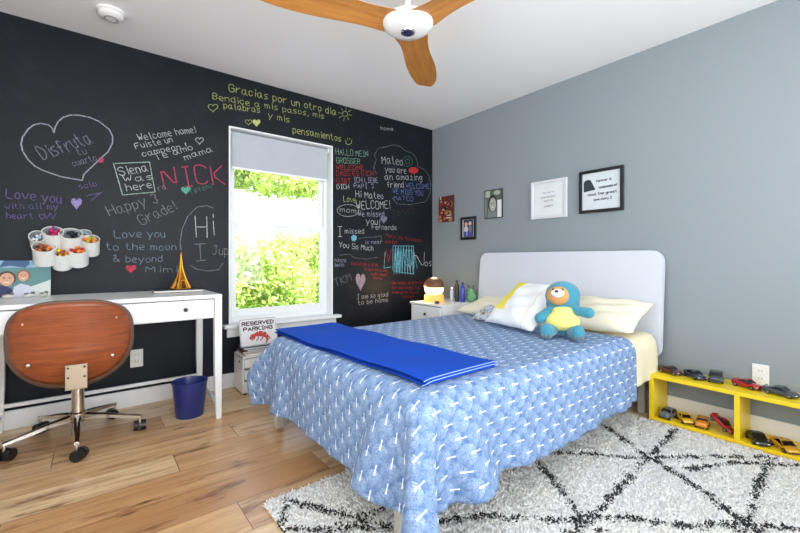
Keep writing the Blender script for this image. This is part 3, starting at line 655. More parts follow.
# ------------------------------------------------------------------ desk
dk = root('writing_desk', 'white wooden writing desk with one wide drawer against the chalkboard wall', 'desk', (-2.89, -.31, 0))
DX, DY = .54, .29
b = NB(); box(b, (-DX, -DY, .755), (DX, DY, .78), .004, 2); link('desktop', b, M['desk'], dk)
b = NB()
for lo, hi in (((-DX + .01, -DY + .02, .632), (-DX + .03, DY - .01, .755)), ((DX - .03, -DY + .02, .632), (DX - .01, DY - .01, .755)), ((-DX + .03, DY - .03, .632), (DX - .03, DY - .01, .755)), ((-DX + .03, -DY + .022, .632), (DX - .03, DY - .03, .642))): box(b, lo, hi)
link('apron', b, M['desk'], dk)
b = NB(); box(b, (-DX + .048, -DY + .004, .638), (DX - .048, -DY + .022, .750), .002, 1); dr = link('drawer', b, M['desk'], dk)
for x in (-.32, .333):
    b = NB(); m_ = Matrix.Translation((x, -DY + .004, .698)) @ Matrix.Rotation(R(90), 4, 'X')
    lathe(b, [(.005, 0), (.005, .008), (.011, .014), (.012, .02), (.008, .025), (0, .026)], 18, m=m_); link('knob', b, M['blackplastic'], dr, smooth=True)
for sx_ in (-1, 1):
    for sy_ in (-1, 1):
        b = NB(); n = 4; cx_, cy_ = sx_ * (DX - .022), sy_ * (DY - .022); P_ = []
        for z, w in ((0, .015), (.30, .021), (.62, .0215), (.756, .0215)):
            P_.append([b.verts.new((cx_ + sx_ * (.0215 - w) * .6 + a * w, cy_ + sy_ * (.0215 - w) * .6 + c_ * w, z)) for a, c_ in ((-1, -1), (1, -1), (1, 1), (-1, 1))])
        for A, B in zip(P_, P_[1:]):
            for k in range(4): b.faces.new((A[k], A[(k + 1) % 4], B[(k + 1) % 4], B[k]))
        b.faces.new(P_[0]); b.faces.new(P_[-1])
        bmesh.ops.bevel(b, geom=[e for e in b.edges], offset=.003, segments=1, affect='EDGES')
        link('leg', b, M['desk'], dk)
b = NB(); box(b, (-DX + .03, DY - .036, .140), (DX - .03, DY - .016, .162), .003, 1); link('stretcher', b, M['desk'], dk)
for s in (-1, 1):
    b = NB(); box(b, (s * (DX - .022) - .010, -DY + .03, .085), (s * (DX - .022) + .010, DY - .03, .109), .003, 1); link('stretcher', b, M['desk'], dk)

# ------------------------------------------------------------------ desk chair
ch = root('desk_chair', 'swivel desk chair with curved cherry plywood back on a chrome five-star base', 'chair', (-3.056, -.41, 0), R(-3))
def shell_pt(rho, th, grow=0.0, fwd=0.0):
    c_, s_ = math.cos(th), math.sin(th); e = 2 / 3.6 if s_ > 0 else 2 / 2.7
    grow = grow * (1 + 2.2 * max(0, -s_)); X = (.236 + grow) * rho * math.copysign(abs(c_) ** e, c_); Z = (.2 + grow) * rho * math.copysign(abs(s_) ** e, s_)
    lowf = max(0, -Z / .2)
    X *= (1 - .22 * lowf ** 1.5) * (1 - .03 * max(0, Z / .2) ** 3); Z += .012 * (1 - (X / .25) ** 2) * max(0, Z / .2)
    y = -.345 + 1.5 * X * X + .09 * lowf ** 2.5 - .02 * max(0, Z / .2) + fwd
    return Vector((X, y, .580 + Z))
def shell(nr, na, **k):
    t = bmesh.new(); c0 = t.verts.new(shell_pt(0, 0, **k)); prev = None
    for i in range(1, nr + 1):
        ring = [t.verts.new(shell_pt(i / nr, 2 * math.pi * j / na, **k)) for j in range(na)]
        for j in range(na):
            if prev is None: t.faces.new((c0, ring[j], ring[(j + 1) % na]))
            else: t.faces.new((prev[j], ring[j], ring[(j + 1) % na], prev[(j + 1) % na]))
        prev = ring
    return t
o = link('backrest_shell', shell(10, 64), M['walnut'], ch, smooth='full'); solidify(o, .011, 0)
o = link('backrest_cushion', shell(10, 64, grow=.006, fwd=.032), M['cushion'], ch, smooth='full'); solidify(o, .042, 0)
for x, z in ((-.175, .695), (.172, .70), (-.16, .50), (.16, .505)):
    b = NB(); y = -.345 + 1.5 * x * x + .09 * max(0, (.585 - z) / .2) ** 2.5 - .013
    ball(b, (x, y, z), (.009, .005, .009), 14, 8); link('bolt', b, M['nickel'], ch, smooth=True)
b = NB(); box(b, (-.215, -.21, .415), (.215, .235, .49), .035, 4); o = link('seat', b, M['cushion'], ch, smooth='full')
b = NB(); box(b, (-.17, -.16, .405), (.17, .20, .42), .006, 2); link('seat_shell', b, M['walnut'], ch, smooth=True)
b = NB(); box(b, (-.022, -.374, .375), (.063, -.364, .492), .002, 1); box(b, (-.022, -.374, .372), (.063, -.05, .382), .002, 1); box(b, (-.02, -.12, .38), (.045, -.02, .41)); pl = link('mounting_plate', b, M['nickel'], ch)
for x in (-.010, .051):
    for z in (.432, .478):
        b = NB(); ball(b, (x, -.375, z), (.005, .003, .005), 10, 6); link('screw', b, M['slot'], pl, smooth=True)
b = NB(); box(b, (-.09, -.09, .385), (.09, .09, .412), .006, 1); cyl(b, (.05, 0, .395), (.15, .03, .385), .006); link('tilt_mechanism', b, M['blackplastic'], ch, smooth=True)
b = NB(); cyl(b, (0, 0, .13), (0, 0, .31), .030, .028, 28); cyl(b, (0, 0, .30), (0, 0, .39), .018, n=24); link('gas_column', b, M['chrome'], ch, smooth=True)
b = NB(); lathe(b, [(0, .095), (.034, .10), (.042, .125), (.040, .15), (.031, .158), (0, .158)], 28); link('base_hub', b, M['chrome'], ch, smooth=True)
for k in range(5):
    a = R(-87 + 72 * k); d = Vector((math.cos(a), math.sin(a), 0)); p = Vector((-d.y, d.x, 0)); t = NB(); rings = []
    for r_, z, w, h in ((.03, .128, .019, .017), (.12, .118, .016, .014), (.22, .100, .013, .011), (.302, .086, .011, .009)):
        rings.append([t.verts.new(d * r_ + p * (w * c_) + Vector((0, 0, z + h * s_))) for c_, s_ in ((-1, -.8), (-.9, .6), (-.4, 1), (.4, 1), (.9, .6), (1, -.8))])
    for A, B in zip(rings, rings[1:]):
        for j in range(6): t.faces.new((A[j], A[(j + 1) % 6], B[(j + 1) % 6], B[j]))
    t.faces.new(rings[0]); t.faces.new(rings[-1]); link('base_arm', t, M['chrome'], ch, smooth=True)
    c0 = d * .295; yaw_ = a + R(60 + 40 * k); e = Vector((math.cos(yaw_), math.sin(yaw_), 0)); f = Vector((-e.y, e.x, 0)); t = NB()
    for s in (-1, 1):
        cyl(t, c0 + e * .012 + f * (s * .005) + Vector((0, 0, .031)), c0 + e * .012 + f * (s * .030) + Vector((0, 0, .031)), .031, .028, 22)
    cst = link('caster', t, M['blackplastic'], ch, smooth=True)
    t = NB(); cyl(t, c0 + Vector((0, 0, .045)), c0 + Vector((0, 0, .09)), .008); link('caster_stem', t, M['chrome'], cst, smooth=True)

# ------------------------------------------------------------------ waste bin
bn = root('waste_bin', 'navy blue plastic waste bin on the floor beneath the desk end', 'bin', (-2.5, -.415, 0))
b = NB(); lathe(b, [(0, .004), (.074, .004), (.078, .0), (.080, .004), (.101, .212), (.105, .214), (.105, .222), (.099, .222), (.096, .21), (.075, .01), (0, .01)], 48); link('bucket', b, M['binblue'], bn, smooth=True)

# ------------------------------------------------------------------ things on the desk
bk = root('notebook', 'thin dark notebook lying flat on the desk under the golden tower', 'notebook', (-2.535, -.2, .78), R(-3))
b = NB(); box(b, (-.145, -.105, .0), (.145, .105, .003), .001, 1); box(b, (-.145, -.105, .0135), (.145, .105, .0165), .001, 1); box(b, (-.145, .102, 0), (.145, .105, .016)); link('cover', b, M['book_dark'], bk)
b = NB(); box(b, (-.141, -.101, .0032), (.141, .101, .0133)); link('pages', b, M['paper'], bk)
et = root('eiffel_tower_figurine', 'golden Eiffel Tower figurine standing on the notebook on the desk', 'figurine', (-2.515, -.2, .7968), R(20))
def tw(z):  # half width of the tower at height z (0..1)
    return .036 * (1 - z) ** 2.6 + .0035 * (1 - z) + .0012
HT = .245
b = NB(); box(b, (-.044, -.044, 0), (.044, .044, .006), .002, 1); link('base', b, M['gold'], et)
legs_ = NB(); bars = NB(); zs = [i / 22 for i in range(21)]
for sx_ in (-1, 1):
    for sy_ in (-1, 1):
        tube(legs_, [(sx_ * tw(z), sy_ * tw(z), .006 + z * HT) for z in zs], [.0052 * (1 - z) + .0016 for z in zs], 6)
        tube(legs_, [(sx_ * (tw(z) * .55), sy_ * tw(z), .006 + z * HT) for z in zs[:6]], .0022, 5)
        tube(legs_, [(sx_ * tw(z), sy_ * (tw(z) * .55), .006 + z * HT) for z in zs[:6]], .0022, 5)
link('pylon', legs_, M['gold'], et, smooth=True)
for i in range(0, 20):
    z0, z1 = zs[i], zs[i + 1]
    for k in range(4):
        a0, a1 = [(-1, -1), (1, -1), (1, 1), (-1, 1)][k], [(-1, -1), (1, -1), (1, 1), (-1, 1)][(k + 1) % 4]
        if i < 4:   # arch zone: lattice only inside each foot
            for a, c_ in ((a0, a1), (a1, a0)):
                f = .22; q = (a[0] + (c_[0] - a[0]) * f, a[1] + (c_[1] - a[1]) * f)
                cyl(bars, (a[0] * tw(z0), a[1] * tw(z0), .006 + z0 * HT), (q[0] * tw(z1), q[1] * tw(z1), .006 + z1 * HT), .0011, n=5)
        else:
            cyl(bars, (a0[0] * tw(z0), a0[1] * tw(z0), .006 + z0 * HT), (a1[0] * tw(z1), a1[1] * tw(z1), .006 + z1 * HT), .001, n=5)
            cyl(bars, (a1[0] * tw(z0), a1[1] * tw(z0), .006 + z0 * HT), (a0[0] * tw(z1), a0[1] * tw(z1), .006 + z1 * HT), .001, n=5)
for k in range(4):   # arches between the feet
    rot = Matrix.Rotation(R(90 * k), 4, 'Z'); tube(bars, [rot @ Vector((.027 * math.cos(math.pi * i / 12), -.028 + .012 * math.sin(math.pi * i / 12), .008 + .032 * math.sin(math.pi * i / 12))) for i in range(13)], .0018, 5)
link('lattice', bars, M['gold'], et)
for z, w, h in ((.19, .026, .008), (.42, .013, .006), (.90, .006, .006)):
    b = NB(); box(b, (-w, -w, .006 + z * HT), (w, w, .006 + z * HT + h), .001, 1); link('platform', b, M['gold'], et)
b = NB(); cyl(b, (0, 0, .006 + .9 * HT), (0, 0, .006 + 1.0 * HT), .003, .001, 8); link('spire', b, M['gold'], et)

# ---- flat pictures: one mesh, several inks.  ps = list of (outline, ink key) in picture units 0..1
def art(name, parent, w, h, items, y=-.001, step=.00025):
    """picture plane spans x 0..w, z 0..h, facing -Y, layered inks"""
    t = bmesh.new(); mats = []; k = 0
    for pts, mt in items:
        if mt not in mats: mats.append(mt)
        k += 1; vs = [t.verts.new((px_ * w, y - k * step, pz * h)) for px_, pz in pts]
        f = t.faces.new(vs); f.material_index = mats.index(mt); f.normal_update()
        if f.normal.y > 0: f.normal_flip()
    me = bpy.data.meshes.new(name); t.to_mesh(me); t.free()
    o = bpy.data.objects.new(name, me); C.objects.link(o); o.parent = parent
    for mt in mats: me.materials.append(mt)
    return o
def el(cx, cz, rx, rz_, n=20, a0=0, a1=360):
    return [(cx + rx * math.cos(R(a0 + (a1 - a0) * k / n)), cz + rz_ * math.sin(R(a0 + (a1 - a0) * k / n))) for k in range(n + (a1 - a0 != 360))]
def rc(x0, z0, x1, z1): return [(x0, z0), (x1, z0), (x1, z1), (x0, z1)]
def face(cx, cz, s, asp, skin, hair, smile=True):
    dk_ = col('feature_dark', (70, 44, 36)); o = [(el(cx, cz + s * .18, s * 1.12, s * 1.25 * asp), hair), (el(cx, cz, s * .86, s * 1.1 * asp), skin)]
    for e in (-1, 1): o += [(el(cx + e * s * .34, cz + s * .18 * asp, s * .13, s * .08 * asp, 10), dk_), (el(cx + e * s * .34, cz + s * .38 * asp, s * .2, s * .04 * asp, 8), hair)]
    o += [(el(cx, cz - s * .12 * asp, s * .12, s * .14 * asp, 10), col('nose_shade', (196, 140, 116)))]
    o += [(el(cx, cz - s * .42 * asp, s * .34, s * .2 * asp, 12, 180, 360), col('smile', (232, 222, 214)) if smile else dk_)]
    return o
sk = col('skin_print', (214, 164, 138)); hb = col('hair_brown', (84, 58, 46)); hl = col('hair_light_brown', (140, 98, 70))
pf = root('photo_print', 'frameless beach photo of two smiling people propped on the desk', 'photo', (-3.415, -.07, .781), rot=(R(-8), 0, 0))
b = NB(); box(b, (0, -.0, 0), (.225, .008, .212), .001, 1); link('backing_board', b, M['paper'], pf)
art('printed_image', pf, .225, .212, [
    (rc(0, 0, 1, 1), col('sea_green', (92, 138, 138))), (rc(0, .8, 1, 1), col('sky_print', (136, 172, 204))), ([(0, .8), (.2, .86), (.5, .8), (.58, .9), (.58, 1), (.1, 1)], col('far_hills', (60, 92, 130))),
    ([(.62, .82), (.7, .9), (.8, .87), (.93, .93), (1, .88), (1, .82)], col('cloud_print', (196, 212, 222))),
    ([(.45, .0), (.58, .25), (1, .45), (1, 0)], col('sand_print', (206, 214, 208))),
    ([(.25, 0), (.3, .28), (.42, .36), (.58, .3), (.68, .1), (.7, 0)], col('white_shirt', (204, 204, 222))), ([(0, 0), (0, .3), (.1, .34), (.26, .22), (.3, 0)], col('navy_shirt', (44, 52, 92)))]
    + face(.16, .48, .155, 1.05, sk, hb) + face(.47, .56, .115, 1.1, sk, hl))
for x, y, g, lb in ((-3.36, -.17, 0, 'small white pebble-like ornament in front of the beach photo, leftmost'), (-3.275, -.16, 1, 'small grey and white ornament in front of the beach photo, middle one'), (-3.215, -.155, 2, 'small pale ornament at right end in front of the beach photo')):
    o = root('ornament', lb, 'ornament', (x, y, .78), R(30 * g)); b = NB(); ball(b, (0, 0, .012), (.026, .016, .012)); link('body', b, col('ornament_pale', (206, 204, 196)), o, smooth='full')
    b = NB(); ball(b, (.014, -.004, .026), (.010, .009, .008)); ball(b, (-.014, 0, .022), (.010, .010, .006)); link('shells', b, col('ornament_grey', (112, 112, 108)), o, smooth='full')

# ------------------------------------------------------------------ cans fixed to the wall, each with its own contents
def can(x, z, r, h, contents, label, tilt=38, lean=0):
    rt_ = root('wall_can', label, 'can', (x, -.001, z), group='storage cans fixed to the chalkboard')
    th = R(tilt); ax = Vector((math.sin(R(lean)), -math.sin(th), math.cos(th))).normalized()
    q = ax.to_track_quat('Z', 'Y').to_matrix().to_4x4(); off = Matrix.Translation(Vector((0, -r * math.cos(th) - .002, 0)) )
    m_ = off @ q
    b = NB(); lathe(b, [(0, 0), (r, 0), (r, h), (r * 1.04, h), (r * 1.04, h + .003), (r * .95, h + .003), (r * .94, h - .002)], 32, m=m_); link('can_body', b, M['cup'], rt_, smooth=True)
    b = NB(); lathe(b, [(r * .94, h), (r * .93, h - .03), (r * .93, .004), (0, .004)], 32, m=m_); link('can_lining', b, M['cupin'], rt_, smooth=True)
    rng = random.Random(hash_(label)); n = 0
    for c3, kind in contents:
        for k in range(5 if kind != 'pen' else 3):
            a = rng.uniform(0, 6.28); rr = rng.uniform(.1, .68) * r; t = NB(); p = Vector((rr * math.cos(a), rr * math.sin(a), h - .008 + rng.uniform(-.008, .012)))
            if kind == 'pen':
                cyl(t, m_ @ Vector((p.x * .5, p.y * .5, .01)), m_ @ Vector((p.x, p.y, h + rng.uniform(.004, .02))), .005, n=8)
            elif kind == 'ball': ball(t, m_ @ p, r * .26, 12, 8)
            else:
                box(t, (-r * .22, -r * .16, -r * .14), (r * .22, r * .16, r * .14), .003, 1, mat=m_ @ Matrix.Translation(p) @ Euler((rng.uniform(0, 3), rng.uniform(0, 3), a)).to_matrix().to_4x4())
            link({'pen': 'pen', 'ball': 'bead', 'brick': 'small_block'}[kind], t, col(*c3), rt_, smooth=(kind != 'brick')); n += 1
    return rt_
Cn = dict(br=('can_brown', (150, 84, 50)), dbr=('can_dark_brown', (84, 50, 40)), org=('can_orange', (226, 128, 50)), red=('can_red', (196, 42, 56)), grn=('can_green', (150, 200, 70)), yel=('can_yellow', (236, 210, 70)),
          blu=('can_blue', (70, 130, 170)), lbl=('can_light_blue', (150, 190, 214)), dk=('can_dark', (44, 48, 60)), pur=('can_purple', (110, 70, 160)), mag=('can_magenta', (206, 44, 110)))
can(-3.246, 1.085, .038, .095, [(Cn['lbl'], 'brick'), (('can_white', (232, 234, 236)), 'brick')], 'small white can with pale pieces, leftmost of the wall cans upper row', 60)
can(-3.178, 1.085, .050, .100, [(Cn['mag'], 'ball'), (Cn['pur'], 'pen'), (Cn['red'], 'pen')], 'white wall can with magenta and purple pens, second in the upper row')
can(-3.095, 1.070, .056, .105, [(Cn['dk'], 'brick'), (Cn['dk'], 'pen')], 'wide white wall can holding dark pieces, middle of the upper row')
can(-3.030, 1.100, .034, .080, [(Cn['lbl'], 'brick')], 'small white wall can, topmost right of the upper row')
can(-3.000, 1.040, .046, .105, [(Cn['grn'], 'brick'), (Cn['org'], 'ball'), (Cn['yel'], 'pen')], 'white wall can with green and orange pieces, rightmost of all the cans')
can(-3.160, 1.060, .034, .070, [(Cn['blu'], 'brick')], 'small wall can of blue pieces in the middle of the cluster')
can(-3.215, .985, .055, .110, [(Cn['br'], 'brick'), (Cn['dbr'], 'brick'), (Cn['org'], 'brick')], 'white wall can full of brown pieces, leftmost of the lower row')
can(-3.135, .955, .048, .110, [(Cn['org'], 'brick'), (Cn['br'], 'brick'), (Cn['yel'], 'ball')], 'white wall can full of orange pieces, lowest in the cluster')
can(-3.060, .975, .052, .110, [(Cn['red'], 'brick'), (Cn['org'], 'ball'), (Cn['dbr'], 'pen'), (Cn['grn'], 'brick')], 'white wall can with red and mixed pieces, right end of the lower row')

# ------------------------------------------------------------------ drawer box, books and sign under the window
cr = root('drawer_box', 'small white box of drawers on the floor beneath the window', 'drawer unit', (-1.975, -.155, 0))
b = NB()
for lo, hi in (((-.15, -.10, .012), (-.138, .115, .28)), ((.138, -.10, .012), (.15, .115, .28)), ((-.138, .10, .012), (.138, .115, .28)), ((-.15, -.108, .268), (.15, .115, .282)), ((-.138, -.10, .012), (.138, .10, .024))): box(b, lo, hi, .002, 1)
link('body', b, M['desk'], cr)
for z0, z1 in ((.028, .095), (.112, .178), (.195, .262)):
    b = NB(); box(b, (-.136, -.108, z0), (.136, .07, z1), .003, 1); link('drawer', b, M['desk'], cr)
b = NB(); prism(b, rrect(.036, .014, .006, c=(-.03, .235)), -.1512, -.1502, 'x'); link('hand_slot', b, M['slot'], cr)
for sx_ in (-1, 1):
    for sy_ in (-1, 1):
        b = NB(); cyl(b, (sx_ * .13, sy_ * .085, 0), (sx_ * .13, sy_ * .085, .013), .01, n=12); link('foot', b, M['slot'], cr)
z = .2825
for i, (w, d, h, cname, rgb, dx, rz_, lb) in enumerate((
    (.25, .19, .016, 'book_white', (226, 222, 212), .0, 3, 'white covered book lying lowest in the stack under the sign'),
    (.24, .17, .014, 'book_brown', (134, 88, 60), -.010, -2, 'brown book second from the bottom of the stack under the sign'),
    (.23, .17, .013, 'book_blue', (120, 160, 186), .005, 4, 'light blue book third from the bottom of the stack under the sign'),
    (.24, .18, .014, 'book_slate', (66, 84, 96), -.004, -3, 'dark slate book lying on top of the stack under the sign'))):
    r_ = root('book', lb, 'book', (-1.985 + dx, -.155, z), R(rz_), group='books stacked on the drawer box')
    b = NB(); box(b, (-w / 2, -d / 2, 0), (w / 2, d / 2, .002)); box(b, (-w / 2, -d / 2, h - .002), (w / 2, d / 2, h)); box(b, (-w / 2, -d / 2, 0), (-w / 2 + .003, d / 2, h)); link('cover', b, col(cname, rgb), r_)
    b = NB(); box(b, (-w / 2 + .003, -d / 2 + .003, .002), (w / 2 - .003, d / 2 - .003, h - .002)); link('pages', b, M['paper'], r_); z += h + .0005
sg = root('parking_sign', 'white sign reading RESERVED PARKING with a red lizard, leaning on the window sill', 'sign', (-2.122, -.205, z), rot=(R(-16), 0, R(1)))
b = NB(); prism(b, rrect(.285, .208, .012, c=(.1425, .104)), 0, .003, 'y'); link('panel', b, simple('sign_white', (226, 226, 228), .35), sg)
b = NB(); pr = [(.1425 + (x - .1425) * .965, .104 + (z_ - .104) * .955) for x, z_ in rrect(.285, .208, .012, c=(.1425, .104))]
for p, q in zip(pr, pr[1:] + pr[:1]): ribbon(b, [p, q], .0022, lambda a, c_: (a, -.0008, c_))
link('border_line', b, col('sign_maroon', (74, 34, 44)), sg)
b = NB(); write(b, 'RESERVED', (.022, .158), (.264, .158), .026, .0075, lambda a, c_: (a, -.0008, c_), 0); write(b, 'PARKING', (.030, .117), (.250, .117), .026, .0075, lambda a, c_: (a, -.0008, c_), 0); link('lettering', b, col('sign_maroon', (74, 34, 44)), sg)
b = NB(); lz = [(.07, .052), (.085, .068), (.11, .082), (.14, .088), (.17, .084), (.195, .070), (.205, .050), (.200, .028), (.188, .012)]
wd = [.004, .016, .012, .020, .022, .018, .012, .007, .003]
for i in range(len(lz) - 1):
    (a, c_), (d, e) = lz[i], lz[i + 1]; l = math.hypot(d - a, e - c_); nx, nz = -(e - c_) / l, (d - a) / l
    b.faces.new([b.verts.new((px_, -.0010 - i * 1e-5, pz)) for px_, pz in ((a + nx * wd[i], c_ + nz * wd[i]), (d + nx * wd[i + 1], e + nz * wd[i + 1]), (d - nx * wd[i + 1], e - nz * wd[i + 1]), (a - nx * wd[i], c_ - nz * wd[i]))])
for p in ([(.115, .08), (.105, .055), (.085, .045)], [(.13, .078), (.135, .052), (.12, .038)], [(.175, .075), (.165, .05), (.15, .036)], [(.19, .068), (.215, .06), (.225, .04)], [(.09, .075), (.08, .085)]): ribbon(b, p, .008, lambda a, c_: (a, -.0013, c_))
link('lizard_emblem', b, simple('sign_red', (186, 52, 38), .5, var=.35, nscale=70), sg)

# ================================================================== RUG
RX0, RX1, RY0, RY1 = -2.45, -.30, -3.55, -1.635
LINES = [[(-.348, -2.428), (-.9, -2.46), (-1.509, -2.512), (-1.70, -2.50), (-2.1, -2.50), (-2.45, -2.52)],
 [(-.52, -1.98), (-.66, -2.23), (-.77, -2.38), (-.95, -2.70), (-1.09, -2.88), (-1.25, -3.15), (-1.5, -3.5)],
 [(-1.3, -2.0), (-1.07, -2.21), (-.86, -2.44), (-.586, -2.63), (-.35, -2.83)],
 [(-.36, -2.83), (-.80, -2.86), (-1.16, -2.89), (-1.6, -2.92), (-2.2, -2.95)],
 [(-2.12, -2.08), (-1.81, -2.25), (-1.6, -2.45), (-1.46, -2.52), (-1.28, -2.74), (-1.09, -2.88), (-.8, -3.2)],
 [(-1.2, -1.95), (-1.3, -2.15), (-1.42, -2.33), (-1.50, -2.44), (-1.555, -2.58), (-1.75, -2.9), (-1.9, -3.3)],
 [(-.8, -2.62), (-.545, -2.74), (-.337, -2.94)],
 [(-2.44, -1.80), (-2.37, -1.68)], [(-2.345, -1.966), (-2.2, -1.97), (-2.07, -1.957), (-1.7, -2.0), (-1.2, -1.95)],
 [(-2.44, -1.86), (-2.30, -1.96), (-2.12, -2.08)], [(-2.37, -1.68), (-2.2, -1.97), (-1.95, -2.35), (-1.75, -2.6)],
 [(-2.0, -1.66), (-2.07, -1.957)], [(-1.2, -1.95), (-.9, -1.8), (-.52, -1.98)]]
def seg_dist(P, A, B):
    A = np.array(A); B = np.array(B); d = B - A; t = np.clip(((P - A) @ d) / (d @ d), 0, 1)
    return np.linalg.norm(P - (A + t[:, None] * d), axis=1)
def mesh_np(name, V, F, mat, parent=None, smooth=False, vcol=None, uv=None):
    me = bpy.data.meshes.new(name); nf, k = F.shape
    me.vertices.add(len(V)); me.vertices.foreach_set('co', V.astype(np.float32).ravel())
    me.loops.add(nf * k); me.loops.foreach_set('vertex_index', F.astype(np.int32).ravel())
    me.polygons.add(nf); me.polygons.foreach_set('loop_start', np.arange(0, nf * k, k, dtype=np.int32))
    try: me.polygons.foreach_set('loop_total', np.full(nf, k, dtype=np.int32))
    except Exception: pass
    if smooth: me.polygons.foreach_set('use_smooth', [True] * nf)
    me.update(calc_edges=True); me.validate()
    if vcol is not None:
        at = me.color_attributes.new('col', 'FLOAT_COLOR', 'POINT'); at.data.foreach_set('color', np.c_[vcol, np.ones(len(V))].astype(np.float32).ravel())
    if uv is not None:
        ul = me.uv_layers.new(name='UVMap'); ul.data.foreach_set('uv', uv[F.ravel()].astype(np.float32).ravel())
    me.materials.append(mat); o = bpy.data.objects.new(name, me); C.objects.link(o)
    if parent: o.parent = parent
    return o
rug = root('area_rug', 'thick white shaggy rug with black zigzag diamond lines under the bed', 'rug', (0, 0, 0))
b = NB(); prism(b, rrect(RX1 - RX0, RY1 - RY0, .03, c=((RX0 + RX1) / 2, (RY0 + RY1) / 2)), .0005, .012); link('backing', b, simple('rug_backing', (214, 210, 202), .95), rug)
rs = np.random.RandomState(3)
NTF = 105000
P = np.c_[rs.uniform(RX0, RX1, NTF), rs.uniform(RY0, RY1, NTF)]
ins = np.array([max(0, 0)] * 1)
dm = np.full(NTF, 9.0)
for pl_ in LINES:
    for A, B in zip(pl_, pl_[1:]): dm = np.minimum(dm, seg_dist(P, A, B))
wob = .5 + .5 * np.sin(P[:, 0] * 31 + 3 * np.sin(P[:, 1] * 27)) * np.sin(P[:, 1] * 37 + 2 * np.sin(P[:, 0] * 23))
black = (dm + rs.normal(0, .006, NTF)) < (.003 + .024 * wob)
base = np.where(black[:, None], np.array([.018, .02, .025]), np.array([.91, .895, .865])) * rs.uniform(.80, 1.08, (NTF, 1))
hgt = np.where(black, rs.uniform(.014, .021, NTF), rs.uniform(.015, .023, NTF)); lean = rs.normal(0, .008, (NTF, 2)); wd_ = rs.uniform(.0055, .009, NTF); an = rs.uniform(0, 6.28, NTF)
V = np.zeros((NTF, 4, 3))
for k in range(3):
    V[:, k, 0] = P[:, 0] + wd_ * np.cos(an + k * 2.094); V[:, k, 1] = P[:, 1] + wd_ * np.sin(an + k * 2.094); V[:, k, 2] = .008
V[:, 3, :2] = P + lean; V[:, 3, 2] = hgt
ix = np.arange(NTF)[:, None] * 4
F = np.concatenate([ix + np.array([[0, 1, 3]]), ix + np.array([[1, 2, 3]]), ix + np.array([[2, 0, 3]])])
o = mesh_np('pile', V.reshape(-1, 3), F, m_vcol('rug_wool'), rug, True, vcol=np.repeat(base, 4, axis=0)); o['kind'] = 'stuff'

# ================================================================== BED
BX0, BX1, BY0, BY1, BT = -2.14, -.13, -2.25, -.875, .512
bed = root('bed', 'double bed with tall pale rounded headboard and greige square legs', 'bed', (0, 0, 0))
# headboard, leaning slightly back to the wall
hbp = []
for y, z in rrect(1.52, .70, .07, 8, c=(-1.505, .70)): hbp.append((y, z))
t = NB(); prism(t, hbp, -.02, .02, 'x'); bmesh.ops.bevel(t, geom=[e for e in t.edges if abs(e.verts[0].co.x - e.verts[1].co.x) < 1e-5], offset=.008, segments=2, affect='EDGES')
for v in t.verts: v.co.x += -.075 + (v.co.z - .70) * .085 + .012
link('headboard', t, M['headboard'], bed, smooth=True)
b = NB()
for lo, hi in (((BX0 + .02, BY0 + .02, .21), (BX1, BY0 + .05, .30)), ((BX0 + .02, BY1 - .05, .21), (BX1, BY1 - .02, .30)), ((BX0 + .02, BY0 + .05, .21), (BX0 + .05, BY1 - .05, .30)), ((BX1 - .03, BY0 + .05, .21), (BX1, BY1 - .05, .30)), ((BX0 + .05, -1.545, .22), (BX1 - .03, -1.505, .29))): box(b, lo, hi, .004, 1)
link('frame', b, M['bedframe'], bed)
b = NB()
for k in range(12): box(b, (BX0 + .08 + k * .16, BY0 + .04, .29), (BX0 + .15 + k * .16, BY1 - .04, .302))
link('slats', b, M['bedframe'], bed)
for x, y in ((BX0 + .02, -2.125), (BX0 + .02, -.945), (-.17, -2.19), (-.17, -.92)):
    b = NB(); box(b, (x - .022, y - .022, .0125 if y < -1.6 and x < -.3 else 0), (x + .022, y + .022, .20), .004, 1)
    l_ = link('leg', b, M['bedframe'], bed)
b = NB(); box(b, (BX0 + .015, BY0 + .015, .303), (BX1 - .01, BY1 - .015, BT - .012), .05, 4); link('mattress', b, M['mattress'], bed, smooth=True)

